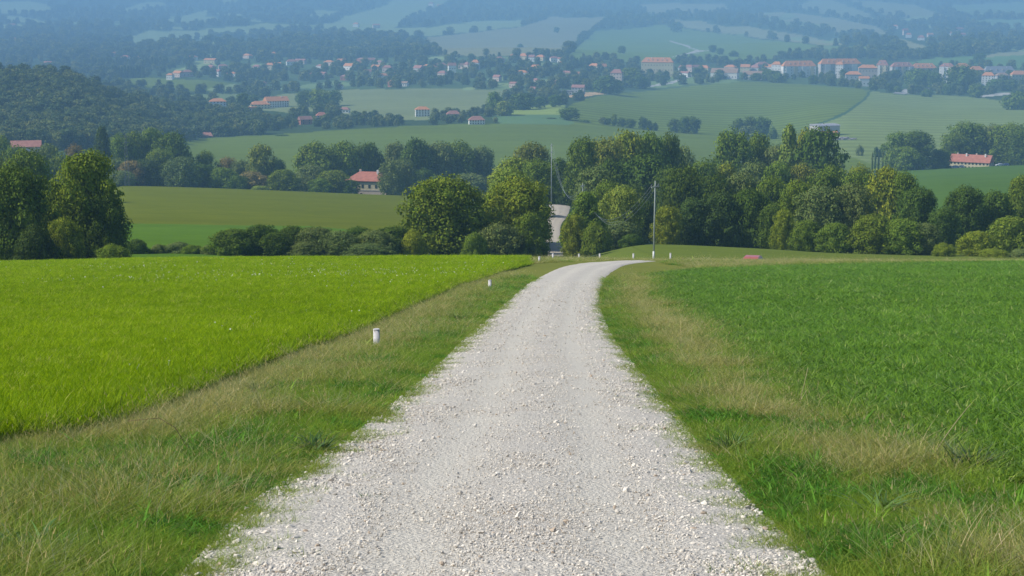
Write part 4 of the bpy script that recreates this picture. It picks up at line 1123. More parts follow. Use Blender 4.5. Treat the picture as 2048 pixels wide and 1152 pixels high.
# conifer blocks left of the village
for k in range(26):
    px = 187 + k * 5.9
    place_tree(px, 113 + (k * 7 % 5) * 1.2, 10.5, hit(px, 136, 1800)[1] + (k % 3) * 9, 'cone', 'K', "hazy dark conifer of the long rear plantation row on the left", "tree", "conifers of the rear plantation row", "conifer", 'low', raw=True)
for k in range(15):
    px = 203 + k * 6
    place_tree(px, 130 + (k * 5 % 4) * 1.2, 10.5, hit(px, 156, 1800)[1] + (k % 2) * 8, 'cone', 'K', "hazy dark conifer of the shorter front plantation row on the left", "tree", "conifers of the front plantation row", "conifer", 'low', raw=True)
# hedge climbing the hill beside the green meadow
for k in range(15):
    t = k / 14; px = 1135 + 75 * t; py = 108 - 68 * t
    h = hit(px, py, 2500)
    if h: place_tree(px, py - 9 + 4 * t, 15 - 4 * t, h[1], 'round', 'D', "dark bush of the hedge climbing the hillside beside the green meadow", "shrub", "bushes of the hedge climbing the hillside", "shrub", 'low', raw=True)
# ------------------------------------------------------------------ buildings
def wallm(n, c): return simple(n, c, 0.9, 0.1, 0.10, 1.2, 0.2)
WALL = {'cream': wallm("cream_plaster", (.62, .54, .34)), 'white': wallm("white_plaster", (.76, .74, .70)), 'pink': wallm("pinkish_plaster", (.60, .48, .40)),
        'stone': wallm("grey_stone", (.42, .38, .34)), 'grey': wallm("grey_plaster", (.46, .45, .44)), 'red': wallm("red_brick", (.40, .17, .12))}


def roofm(n, c):
    m, nt, out = nmat(n)
    tc = nd(nt, "ShaderNodeTexCoord")
    w = nd(nt, "ShaderNodeTexWave", wave_type='BANDS', bands_direction='X', ins={'Scale': 1.3, 'Distortion': 0.6}); nt.links.new(tc.outputs['Object'], w.inputs[0])
    f = noise(nt, tc.outputs['Object'], 0.8, 5)
    c1 = ramp(nt, f, [(0.3, tuple(q * .8 for q in c)), (0.7, tuple(min(1, q * 1.15) for q in c))])
    bn = nd(nt, "ShaderNodeBump", ins={'Strength': 0.4, 'Distance': 0.05}); nt.links.new(w.outputs['Fac'], bn.inputs['Height'])
    bsdf(nt, out, c1, 0.85, 0.1, bn.outputs[0]); return m


ROOF = {'orange': roofm("orange_roof_tiles", (.56, .25, .12)), 'red': roofm("red_roof_tiles", (.42, .17, .125)), 'brown': roofm("brown_roof_tiles", (.34, .23, .17)),
        'grey': roofm("grey_roof_sheets", (.33, .33, .36)), 'dull': roofm("dull_red_roof_tiles", (.36, .18, .15))}
M_WIN = simple("dark_window_glass", (.035, .04, .05), 0.15, 0.5, 0.2)
M_WHITE = simple("white_paint", (.80, .79, .76), 0.6, 0.3, 0.06, 8)
M_TIMBER = simple("dark_timber", (.10, .07, .05), 0.85, 0.1, 0.3, 4)
_wm = {}


def box_mesh(name, x, y, z, mat):
    k = (name, round(x, 2), round(y, 2), round(z, 2), mat.name)
    if k not in _wm:
        mb = MB(); mb.box(-x / 2, x / 2, -y / 2, y / 2, 0, z)
        me = bpy.data.meshes.new(name); me.from_pydata(mb.v, [], mb.f); me.materials.append(mat); _wm[k] = me
    return _wm[k]


def roof_mb(L, D, z, rh, style, over=.45, thick=.22):
    mb = MB(); x0, x1, y0, y1 = -L / 2 - over, L / 2 + over, -D / 2 - over, D / 2 + over
    ins = {'gable': 0.0, 'hip': min(D * .5, L * .3)}.get(style, 0.0)
    zb = z - over * rh / (D / 2) * .8
    if style == 'flat':
        mb.box(x0, x1, y0, y1, z, z + max(rh, .3)); return mb
    if style == 'arch':
        n = 10; top, bot = [], []
        for i in range(n + 1):
            a = math.pi * i / n
            top.append((-math.cos(a) * (D / 2 + over), z + math.sin(a) * rh)); 
        vs = [(x0, q[0], q[1]) for q in top] + [(x1, q[0], q[1]) for q in top]
        fs = [(i, i + 1, n + 2 + i, n + 1 + i) for i in range(n)] + [tuple(range(n, -1, -1)), tuple(range(n + 1, 2 * n + 2))]
        mb.add(vs, fs); return mb
    for dz, flip in ((0, 0), ):
        v = [(x0, y0, zb), (x1, y0, zb), (x1, y1, zb), (x0, y1, zb), (x0 + ins, 0, z + rh), (x1 - ins, 0, z + rh)]
        vt = [(a, b, c + thick) for a, b, c in v]
        n = 6
        f = [(0, 1, 5, 4), (2, 3, 4, 5), (1, 2, 5), (3, 0, 4)]
        mb.add(v[:4] + v[4:] + vt, [tuple(i + n for i in q) for q in f] + [(0, 3, 2, 1), (0, 1, n + 1, n), (1, 2, n + 2, n + 1), (2, 3, n + 3, n + 2), (3, 0, n, n + 3)])
    return mb


def house(l, r, ridge, eave, base, label, wall='cream', roof='orange', style='gable', yaw=-18, d=None, depth=None, nw=None, ns=None, group=None, name="house", chim=0, side=True, cat="house", maxwin=40, raw=False, dorm=0, bays=0):
    pc = (l + r) / 2
    if d is None:
        d = hit(pc, base, 1000)[1]
    elif not raw: d = W(d)
    ya = math.radians(yaw)
    S = d / F
    L = (r - l) * S / max(.6, math.cos(ya) + .25 * abs(math.sin(ya)))
    D = depth or min(max(L * .55, 6.5), 13)
    z0 = vslope(base) * d; wh = max((base - eave) * S, 1.8); rh = max((eave - ridge) * S, .5)
    x = uslope(pc, base) * d
    zg = float(ground(x, d + D / 2))
    root = empty(name, (x, d + D * .45, min(z0, zg)), ya)
    tag(root, label, cat, group)
    zoff = max(0.0, z0 - min(z0, zg)); wt = wh + zoff
    mb = MB()
    if style == 'gable':
        x0, x1, y0, y1 = -L / 2, L / 2, -D / 2, D / 2
        mb.add([(x0, y0, -2.5), (x1, y0, -2.5), (x1, y1, -2.5), (x0, y1, -2.5), (x0, y0, wt), (x1, y0, wt), (x1, y1, wt), (x0, y1, wt), (x0, 0, wt + rh), (x1, 0, wt + rh)],
               [(0, 1, 5, 4), (2, 3, 7, 6), (1, 2, 6, 9, 5), (3, 0, 4, 8, 7), (0, 3, 2, 1), (4, 5, 9, 8), (6, 7, 8, 9)])
    else:
        mb.box(-L / 2, L / 2, -D / 2, D / 2, -2.5, wt)
    mb.build("wall", WALL[wall], root)
    ro = roof_mb(L, D, wt, rh, style).build("roof", ROOF[roof], root)
    for k in range(chim):
        cx = -L / 2 + L * (k + .6) / (chim + .2)
        c = link("chimney", box_mesh("chimney", .8, .6, 1.8, WALL['white'] if k % 2 else WALL['pink']), ro); c.location = (cx, -D * .12 if k % 2 else D * .02, wt + rh * .75)
    for k in range(dorm):                                         # roof dormers towards the viewer
        dx = -L * .36 + L * .72 * (k + .5) / dorm; s_ = .55 * D / 2
        dm = link("dormer", box_mesh("dormer", 1.7, 2.2, 1.5, WALL['white'] if k % 3 == 0 else WALL['pink']), ro); dm.location = (dx, -s_, wt + rh * .40)
        link("dormer_window", box_mesh("dormer_window", .9, .08, .8, M_WIN), dm).location = (0, -1.13, .35)
    for k in range(bays):                                         # bays standing out of the front
        bx_ = -L / 2 + L * (k + .5) / bays
        by = link("bay", box_mesh("bay", L / bays * .42, 1.6, round(wt * .96, 1), WALL['white' if k % 2 == 0 else 'cream']), root); by.location = (bx_, -D / 2 - .8, 0)
    ns = ns or max(1, min(4, int(wt / 2.75 + .25)))
    nw = nw or max(2, min(11, int(L / 2.9)))
    fl = wt / ns
    ww, wz = min(1.15, L / nw * .42), min(1.5, fl * .5)
    me = box_mesh("window", ww, .12, wz, M_WIN)
    cnt = 0
    for s in range(ns):
        for i in range(nw):
            if cnt >= maxwin: break
            o = link("window", me, root); o.location = (-L / 2 + L * (i + .5) / nw, -D / 2 - .02, fl * s + fl * .3); cnt += 1
        if side:
            nd_ = 2 if D > 8 else 1
            for i in range(nd_):
                for sx in (-1, 1):
                    if cnt >= maxwin or (yaw < 0) == (sx < 0): continue
                    o = link("window", me, root); o.rotation_euler = (0, 0, math.pi / 2)
                    o.location = (sx * (L / 2 + .02), -D / 2 + D * (i + .5) / nd_, fl * s + fl * .3); cnt += 1
    return root, L, D, wt, rh


# --- the house at the pasture's edge
rt, L, D, wt, rh = house(694, 782, 346, 361.5, 389.5, "cream house with a red hipped roof half hidden by trees behind the pasture", 'cream', 'red', 'hip', -14, d=694, depth=9.5, nw=6, ns=1, chim=2, side=False)
for o in list(rt.children):
    if o.name.startswith("window"): o.location.z = wt * .60; o.scale = (.75, 1, .9)
mb = MB(); mb.box(-L / 2 - .06, L / 2 + .06, -D / 2 - .06, D / 2 + .06, -2.5, wt * .44); mb.build("ground_floor", WALL['pink'], rt)
mb = MB(); mb.box(-L / 2 - .16, L / 2 + .16, -D / 2 - .16, D / 2 + .16, wt * .441, wt * .49); mb.build("string_course", WALL['stone'], rt)
mb = MB(); mb.box(-L / 2 - .3, L / 2 + .3, -D / 2 - .3, D / 2 + .3, wt - .5, wt - .02); mb.build("eaves_board", M_TIMBER, rt)
mb = MB()
arc = [(-.6, 0)] + [(-.6 * math.cos(math.pi * i / 8), 1.5 + .6 * math.sin(math.pi * i / 8)) for i in range(9)] + [(.6, 0)]
mb.add([(a, -.06, b) for a, b in arc] + [(a, .06, b) for a, b in arc], [tuple(range(len(arc)))] + [tuple(range(2 * len(arc) - 1, len(arc) - 1, -1))] +
       [(i, i + len(arc), (i + 1) % len(arc) + len(arc), (i + 1) % len(arc)) for i in range(len(arc))])
o = mb.build("door", M_TIMBER, rt); o.location = (-L * .12, -D / 2 - .08, .2)

# --- the farmhouse
rt, L, D, wt, rh = house(1907, 1986, 311, 324, 339, "long cream farmhouse with a bright red roof at the right", 'cream', 'red', 'gable', -30, d=978, depth=9.5, nw=11, ns=2, chim=4)
# --- barn and other close roofs
house(18, 76, 283.5, 294, 306, "barn with a long brownish red roof and white gable at the far left", 'white', 'dull', 'gable', 14, d=690, depth=9, nw=4, ns=1, name="barn", cat="barn")
house(399, 428, 265, 272, 278, "low dark red roofed cottage at the foot of the wooded hill", 'pink', 'dull', 'hip', -10, d=1425)

# grey shed with the red lower roof
rt, L, D, wt, rh = house(1628, 1676, 248.5, 252, 263, "large grey shed with a curved metal roof behind the wide dark tree", 'grey', 'grey', 'arch', 22, d=1400, depth=15, nw=5, ns=1, name="shed", cat="shed")
mb = roof_mb(L * .75, 5, 3.6, 1.1, 'gable'); o = mb.build("lean_to_roof", ROOF['orange'], rt); o.location = (-L * .1, -D / 2 - 1.5, -.2)
r_ = random.Random(5); h = hit(1690, 279, 1100); mb = MB()
for k in range(60):
    a, b = r_.uniform(-9, 9), r_.uniform(-5, 5); s = r_.uniform(.4, 1.3) * (1 - abs(a) / 14)
    mb.box(a - s, a + s, b - s, b + s, -.5, s * r_.uniform(.6, 1.6) + .4)
o = mb.build("rubble_heap", simple("mixed_rubble", (.40, .36, .36), 0.9, 0.1, 0.6, 0.9)); o.location = h
tag(o, "grey and pinkish rubble heap on the slope below the grey shed", "rubble heap")

# --- hamlet in front of the town
house(528, 574, 194, 202, 215, "long white hamlet house with an orange roof and sunlit left gable", 'white', 'orange', 'gable', 28, nw=9, ns=3, chim=2)
house(498, 538, 203, 209, 218, "lower orange roofed hamlet house joined in front of the long white one", 'cream', 'orange', 'hip', 20, nw=6, ns=2)
house(488, 512, 214, 217, 222, "flat orange roofed annex at the left end of the hamlet", 'pink', 'orange', 'flat', 10, nw=3, ns=1)
house(417, 451, 197.5, 203, 211, "shaded hamlet house with an orange hipped roof behind a dark tree", 'white', 'orange', 'hip', 12, nw=5, ns=2)
house(830, 859, 214, 219, 233, "tall white apartment house standing in the pale field", 'white', 'orange', 'hip', 8, nw=5, ns=4)
house(937, 969, 233, 240, 249, "white villa with a stepped red hipped roof above the blue green field", 'white', 'dull', 'hip', 8, nw=6, ns=2)
house(893, 920, 222, 228, 236, "dull red roofed house among trees left of the white villa", 'pink', 'dull', 'hip', 10)
house(597, 622, 233, 239, 249, "red brick house with a sunlit gable among the hamlet trees", 'red', 'dull', 'gable', 30, nw=2, ns=2)
house(632, 653, 225, 231, 244, "pale narrow house with a red hipped roof behind the red brick one", 'grey', 'red', 'hip', 15, nw=3, ns=3)
house(661, 677, 215.5, 219, 226, "small red roofed house, left of a pair behind hamlet trees", 'white', 'red', 'hip', 10)
house(679, 699, 215, 219, 226, "small purple red roofed house, right of a pair behind hamlet trees", 'white', 'dull', 'hip', -10)
house(952, 966, 229, 231, 235, "tiny pale roof behind the stepped villa", 'white', 'brown', 'gable', 0, d=1700)

# --- the town: larger buildings
house(1283, 1349, 115.5, 124.5, 138, "long school like building with an orange hipped roof and rows of windows", 'cream', 'orange', 'hip', -14, nw=11, ns=3, chim=5, d=2480, dorm=5)
house(1423, 1478, 137, 145.5, 154, "white hall with a brownish roof and a dark gable end", 'white', 'brown', 'gable', -22, nw=9, ns=1, d=2400)
house(1487, 1526, 142.5, 149.5, 157, "white building with a brown orange roof right of the white hall", 'white', 'brown', 'gable', -18, nw=6, ns=1, d=2380)
house(1545, 1564, 123.5, 129, 142, "sunlit white end block of the apartments, leftmost of their row", 'white', 'orange', 'hip', -30, nw=3, ns=4, d=2440)
house(1563, 1633, 122, 132, 145, "wide apartment block with a broad orange roof and pale bays", 'white', 'orange', 'hip', 10, nw=10, ns=4, d=2430, dorm=5, bays=4, chim=3)
house(1636, 1724, 118, 127.5, 143, "largest apartment block with a spreading orange roof and shaded front", 'grey', 'orange', 'hip', 12, nw=11, ns=4, d=2430, dorm=6, bays=3, chim=4)
house(1673, 1688, 124, 129, 147, "sunlit white facade tower in front of the largest apartment block", 'white', 'orange', 'hip', -25, nw=3, ns=5, d=2405, depth=9)
house(1718, 1756, 130, 136, 145, "low orange roofed block right of the largest apartment block", 'pink', 'orange', 'hip', -8, nw=6, ns=2, d=2400)
house(1692, 1724, 143, 149, 158, "small house with an orange hipped roof at the striped field's corner", 'grey', 'orange', 'hip', -8, nw=4, ns=2, d=2290)
house(1719, 1739, 153, 157, 162, "tiny orange roofed cottage with a white wall by the town street", 'white', 'orange', 'gable', -5, nw=3, ns=1, d=2240)
house(1754, 1778, 121, 130, 142, "tall cream block with a grey red roof in the middle of the right half town", 'cream', 'dull', 'hip', -20, nw=4, ns=4, d=2430, dorm=2, bays=2)
house(1782, 1828, 125, 133, 146, "shaded block with a dull red roof right of the tall cream one", 'grey', 'dull', 'hip', 8, nw=7, ns=4, d=2420, dorm=3, bays=3, chim=2)
house(1823, 1874, 127, 136, 146, "long block with a bright orange roof above the garden trees", 'pink', 'orange', 'hip', 6, nw=7, ns=3, d=2440, dorm=4, chim=2)
house(1881, 1910, 127, 133, 154, "tall white apartment block left of the largest dark town tree", 'white', 'dull', 'hip', -24, nw=4, ns=5, d=2330, bays=2, dorm=2)
house(1912, 1940, 127, 134, 148, "block with an orange roof peeking over the largest dark town tree", 'pink', 'orange', 'hip', 4, nw=5, ns=3, d=2400)
house(1939, 1968, 133, 140, 152, "low block with a flat orange roof right of the largest dark town tree", 'grey', 'orange', 'hip', 5, nw=5, ns=3, d=2390)
house(1964, 2034, 133, 146, 156, "wide building under a big slate grey roof at the right", 'grey', 'grey', 'hip', 10, nw=9, ns=2, d=2400, dorm=4, chim=2)
house(1965, 1990, 145, 151, 169, "bright white apartment block in front of the slate grey roof", 'white', 'orange', 'hip', -20, nw=4, ns=5, d=2290)
house(1992, 2018, 146, 151, 166, "shaded wing beside the bright white apartment block", 'grey', 'brown', 'hip', 10, nw=4, ns=4, d=2300)
house(2022, 2056, 142, 149, 158, "orange roofed house at the right edge of the town", 'cream', 'orange', 'hip', 6, nw=5, ns=2, d=2360)
house(1222, 1246, 139, 146, 165, "pinkish apartment block left of the tall light topped tree", 'pink', 'dull', 'hip', -20, nw=4, ns=5, d=2240)
house(1144, 1170, 170, 175, 184, "grey house beside the orange bare earth", 'grey', 'dull', 'gable', -15, nw=4, ns=2, d=2060)
house(1122, 1144, 181, 184, 190, "white flat roofed site hut left of the bare earth", 'white', 'grey', 'flat', 0, nw=3, ns=1, d=2010)

# --- smaller houses by quarter: l, r, ridge, eave, base, wall, roof
QUARTER = {
    "crowded right of the white hall": [(1451, 1473, 130, 134, 139, 'pink', 'orange'), (1482, 1501, 129, 134, 142, 'cream', 'orange'), (1502, 1521, 130, 135, 142, 'grey', 'dull'), (1512, 1538, 124, 129, 136, 'grey', 'dull'), (1529, 1545, 129, 134, 141, 'white', 'orange')],
    "left of the white hall": [(1357, 1372, 131, 135, 142, 'white', 'dull'), (1370, 1388, 130, 134, 141, 'pink', 'dull'), (1386, 1400, 130, 134, 140, 'grey', 'dull'), (1400, 1420, 131, 136, 142, 'cream', 'orange'), (1392, 1406, 140, 144, 149, 'white', 'brown'), (1360, 1380, 143, 146, 151, 'white', 'dull')],
    "near the slim poplars": [(1020, 1040, 108, 111, 116, 'pink', 'orange'), (1038, 1058, 107, 112, 117, 'cream', 'orange'), (1058, 1070, 110, 114, 120, 'white', 'dull'), (1073, 1091, 110, 114, 118, 'cream', 'orange'), (1100, 1116, 113, 116, 121, 'white', 'dull'), (1116, 1132, 115, 118, 123, 'white', 'dull'), (1118, 1128, 123, 126, 130, 'white', 'orange'), (1179, 1200, 127, 132, 140, 'cream', 'orange'), (1196, 1213, 128, 133, 141, 'pink', 'orange')],
    "among the large mid town trees": [(1058, 1086, 130, 137, 143, 'cream', 'orange'), (1033, 1056, 141, 145, 152, 'white', 'orange'), (987, 1002, 150, 154, 160, 'pink', 'dull'), (1145, 1163, 144, 148, 152, 'cream', 'orange'), (1120, 1146, 142, 145, 150, 'pink', 'dull'), (1061, 1078, 174, 178, 182, 'pink', 'dull'), (1066, 1078, 157, 160, 165, 'pink', 'dull'), (1110, 1122, 159, 162, 167, 'red', 'dull'), (1020, 1034, 164, 167, 173, 'pink', 'dull')],
    "in the left part of town": [(943, 959, 120, 125, 136, 'white', 'orange'), (919, 942, 124, 129, 135, 'pink', 'dull'), (896, 912, 126, 131, 148, 'white', 'dull'), (876, 894, 142, 146, 153, 'pink', 'dull'), (843, 873, 129, 134, 139, 'cream', 'orange'), (828, 846, 131, 136, 152, 'grey', 'dull'), (870, 893, 126, 130, 134, 'pink', 'dull'), (990, 1008, 114, 118, 123, 'pink', 'dull'), (802, 816, 163, 166, 171, 'white', 'brown'), (777, 792, 160, 165, 172, 'red', 'dull')],
    "of the village left of town": [(755, 775, 147, 151, 158, 'white', 'orange'), (743, 761, 130, 134, 138, 'pink', 'orange'), (765, 785, 131, 135, 141, 'pink', 'dull'), (714, 732, 116, 119, 124, 'red', 'dull'), (730, 750, 116, 120, 125, 'pink', 'dull'), (752, 766, 121, 124, 129, 'pink', 'dull'), (702, 722, 124, 128, 133, 'pink', 'orange'), (688, 710, 127, 132, 138, 'white', 'orange'), (667, 681, 130, 134, 139, 'white', 'dull'), (648, 669, 121, 124, 129, 'pink', 'orange'), (674, 692, 118, 122, 126, 'pink', 'orange'), (633, 649, 129, 132, 136, 'white', 'dull'), (620, 636, 143, 147, 152, 'pink', 'red'), (637, 653, 144, 147, 152, 'pink', 'dull'), (681, 703, 150, 153, 157, 'red', 'dull'), (673, 684, 168, 171, 176, 'white', 'dull'), (729, 742, 139, 143, 150, 'pink', 'dull'), (773, 793, 144, 147, 151, 'pink', 'orange')],
    "of the far left village": [(333, 347, 147, 150, 157, 'white', 'orange'), (346, 366, 142, 146, 152, 'pink', 'orange'), (364, 386, 140, 144, 151, 'pink', 'dull'), (376, 394, 111, 114, 119, 'white', 'orange'), (408, 433, 117, 120, 125, 'cream', 'orange'), (414, 430, 130, 133, 138, 'red', 'dull'), (436, 455, 129, 132, 137, 'pink', 'dull'), (427, 441, 139, 143, 150, 'white', 'dull'), (453, 473, 144, 147, 151, 'white', 'orange'), (484, 504, 108, 111, 115, 'pink', 'orange'), (524, 534, 104, 107, 111, 'white', 'red'), (542, 553, 104, 107, 111, 'white', 'orange'), (531, 549, 126, 130, 137, 'cream', 'orange'), (547, 564, 125, 130, 137, 'white', 'orange'), (572, 592, 119, 123, 128, 'white', 'dull'), (505, 522, 130, 133, 138, 'pink', 'dull'), (590, 612, 118, 121, 126, 'pink', 'dull'), (520, 532, 163, 166, 170, 'pink', 'dull')],
}
i_ = 0
for q, lst in QUARTER.items():
    for (l, r, a, b, c, wl, rf) in lst:
        st = ('hip', 'gable', 'hip')[i_ % 3]; yw = (-34, -20, -40, 15)[i_ % 4]; i_ += 1
        wd = {'cream': 'cream', 'white': 'white', 'pink': 'pinkish', 'grey': 'grey', 'red': 'reddish'}[wl]; rd = {'orange': 'orange', 'red': 'red', 'dull': 'dull red', 'brown': 'brown'}[rf]
        lab = "small %s house with a %s roof %s" % (wd, rd, q)
        hb = hit((l + r) / 2, c, 1500, 4000)
        house(l, r, a, b, c, lab, wl, rf, st, yw, d=hb[1] * .985 if hb else 2500, raw=True, nw=3, ns=max(1, min(2, int((c - b) / 4))), group="houses " + q, side=False)
FARH = {
    "in the hazy hamlet high on the right hillside": [(1785, 1797, 50, 52.5, 56), (1806, 1817, 57, 61, 68), (1836, 1850, 71, 75, 80), (1855, 1867, 66, 69, 73), (1812, 1824, 66, 69, 73), (1913, 1927, 55, 58, 62), (1900, 1913, 63, 66, 70), (1918, 1932, 66, 69, 73), (1919, 1933, 88, 90, 94)],
    "far off on the hazy left slope": [(25, 38, 76, 79, 83), (87, 114, 123, 126, 131), (132, 141, 108, 111, 115), (222, 234, 104, 107, 111), (242, 259, 111, 114, 118), (18, 30, 47, 50, 55), (272, 278, 113, 115, 121)],
    "alone on the high pale hill fields": [(706, 718, 45, 48, 51), (745, 760, 48, 50, 53), (857, 868, 4, 7, 11), (874, 887, 9, 11, 14)],
}
for q, lst in FARH.items():
    for k, (l, r, a, b, c) in enumerate(lst):
        hb = hit((l + r) / 2, c, 2400)
        house(l, r, a, b, c, "tiny pale house with a reddish roof " + q, ('white', 'pink')[k % 2], ('orange', 'red', 'dull')[k % 3], ('hip', 'gable')[k % 2], (-20, 15)[k % 2], d=hb[1] * .985 if hb else 3000, raw=True, nw=2, ns=1, group="tiny houses " + q, side=False)

# ------------------------------------------------------------------ power poles, wires, pylon
M_POLE = simple("weathered_pole", (.30, .34, .32), 0.85, 0.2, 0.25, 2.5, 0.3)
M_POLE2 = simple("grey_steel", (.13, .15, .16), 0.6, 0.3, 0.2)
M_CER = simple("white_ceramic", (.7, .7, .68), 0.3, 0.5, 0.05)
M_WIRE = simple("aluminium_wire", (.30, .34, .37), 0.45, 0.4, 0.05)


def pole(px, top, d, label, lean=0.0, rad=.13, arms=(.35,), white=False, yaw=0.3):
    x = uslope(px, top + 60) * d; z = float(ground(x, d)); H = vslope(top) * d - z
    root = empty("power_pole", (x, d, z), yaw); tag(root, label, "power pole", "poles of the overhead line")
    mb = MB(); mb.tube([(0, 0, -.4), (lean * .5, 0, H * .5), (lean, 0, H)], [rad, rad * .86, rad * .7], 10); mb.build("pole", M_POLE, root, True)
    if white:
        mb = MB(); mb.tube([(0, 0, 0), (0, 0, .75)], [rad + .006, rad + .006], 12); mb.build("painted_base", M_WHITE, root, True)
    ends = []
    for a in arms:
        mb = MB(); mb.box(-.5, .5, -.04, .04, H - a - .045, H - a + .045); arm = mb.build("crossarm", M_POLE, root); arm.location.x = lean
        for k in (-.45, 0.0, .45):
            mb = MB(); mb.tube([(k, 0, H - a + .061), (k, 0, H - a + .1), (k, 0, H - a + .17), (k, 0, H - a + .21)], [.02, .045, .04, .015], 8)
            mb.build("insulator", M_POLE2, arm, True)
            c, s = math.cos(yaw), math.sin(yaw); ends.append(Vector((x + (k + lean) * c, d + (k + lean) * s, z + H - a + .2)))
    return ends


e1 = pole(1308.5, 362, 131, "near grey power pole with a white painted base at the road bend", .09, .068, (.45,), True, .9)
e2 = pole(1103, 287, 372, "distant power pole standing at the far end of the winding road", 0, .12, (.4, 1.9), True, .9)
e3 = pole(1165, 366, 302, "slim pale middle power pole rising out of the roadside trees", 0, .085, (.5,), False, .9)


def wire(a, b, sag, label, rad):
    mb = MB(); n = 26; pts = []
    for i in range(n + 1):
        t = i / n; p = a.lerp(b, t); p = Vector((p.x, p.y, p.z - sag * 4 * t * (1 - t))); pts.append(p)
    o = mb; mb.tube(pts, rad, 5); w = mb.build("power_wire", M_WIRE, None, True)
    tag(w, label, "wire", "wires of the overhead line")


for i in range(3):
    wire(e1[i], e3[i], 4.2 + .35 * i, "slack wire hanging in a deep loop from the near power pole", .009)
    wire(e3[i], e2[i], 5.6 + .4 * i, "sagging wire between the slim middle pole and the distant pole", .012)

x, d = uslope(252, 300) * 655, 655.0; z = float(ground(x, d)); H = vslope(268) * d - z
root = empty("lattice_pylon", (x, d, z)); tag(root, "thin grey lattice pylon in front of the trees behind the pasture", "pylon")
mb = MB(); hw = .75
for sx, sy in ((-1, -1), (1, -1), (1, 1), (-1, 1)): mb.tube([(sx * hw, sy * hw, 0), (sx * .22, sy * .22, H)], .04, 4)
n = 9
for k in range(n):
    a, b = k / n, (k + 1) / n; wa, wb = hw + (.22 - hw) * a, hw + (.22 - hw) * b
    for s in (-1, 1):
        mb.tube([(-wa, s * wa, H * a), (wb, s * wb, H * b)], .018, 4); mb.tube([(wa * s, -wa, H * a), (wb * s, wb, H * b)], .018, 4)
mb.build("lattice_mast", M_POLE2, root)
mb = MB(); mb.box(-2.0, 2.0, -.07, .07, H - 1.2, H - 1.05); mb.box(-1.5, 1.5, -.07, .07, H - 3.2, H - 3.05); mb.build("crossarm", M_POLE2, root)
for k in range(3):
    a = Vector((x + (1.9, 1.45, -1.9)[k], d, z + H - (1.2, 3.2, 1.2)[k])); b = Vector((uslope(402, 345 + 22 * k) * 690, 690.0, vslope(345 + 22 * k) * 690))
    wire(a, b, 1.2, "faint wire running down from the lattice pylon past the dark trees", .016)

# ------------------------------------------------------------------ white marker posts along the road
M_POST = simple("weathered_white_post", (.56, .54, .53), 0.75, 0.2, 0.14, 9.0, 0.15)
pm = None
POSTS = [(753.5, 699, 34.5, .47, "nearest white marker post, standing in the grass left of the road"), (980, 580, 69, .44, "second white marker post up the left verge"),
         (1078.5, 529, 110, .42, "third white marker post where the left verge narrows"), (1106, 521, 121, .42, "white marker post just left of the far road's foot"),
         (1158, 516, 127, .42, "small white marker post below the cone shaped tree"), (1199.5, 514, 127, .42, "small white marker post on the outer side of the bend"),
         (1267, 515, 127.5, .42, "white marker post left of the near power pole"), (1341, 513.5, 127.5, .42, "last white marker post, right of the near power pole")]
for px, row, d, hgt, lab in POSTS:
    x = uslope(px, row) * d; z = float(ground(x, d))
    zt = vslope({753.5: 657.5, 980: 561.5, 1078.5: 517, 1106: 511, 1158: 509.5, 1199.5: 507, 1267: 507, 1341: 506}[px]) * d
    root = empty("marker_post", (x, d, z)); tag(root, lab, "post", "white marker posts beside the road")
    hh = max(zt - z, .38)
    if pm is None:
        mb = MB(); mb.tube([(0, 0, -.15), (0, 0, .0), (0, 0, .955)], [.066, .066, .064], 18); pm = bpy.data.meshes.new("shaft"); pm.from_pydata(mb.v, [], mb.f); pm.materials.append(M_POST)
        for p in pm.polygons: p.use_smooth = len(p.vertices) == 4
        mb = MB(); mb.tube([(0, 0, .9555), (0, 0, .985), (0, 0, 1.0)], [.069, .069, .055], 18); pcap = bpy.data.meshes.new("cap"); pcap.from_pydata(mb.v, [], mb.f); pcap.materials.append(M_POST)
    a = link("shaft", pm, root); b = link("cap", pcap, root); root.scale = (1, 1, hh); root.rotation_euler = (0, random.uniform(-.02, .02), 0)

# ------------------------------------------------------------------ cars
def paint():
    m, nt, out = nmat("car_paint"); oi = nd(nt, "ShaderNodeObjectInfo")
    b = bsdf(nt, out, oi.outputs['Color'], 0.35, 0.5); b.inputs['Coat Weight'].default_value = .4; return m


M_PAINT = paint(); M_TYRE = simple("tyre_rubber", (.03, .03, .03), .9, .2); M_RIM = simple("wheel_rim", (.5, .5, .52), .4, .5); M_LAMP = simple("red_lamp", (.5, .03, .02), .3, .5)
M_HEAD = simple("headlamp_glass", (.75, .75, .72), .2, .5); M_TRIM = simple("dark_trim", (.05, .05, .05), .6, .3)


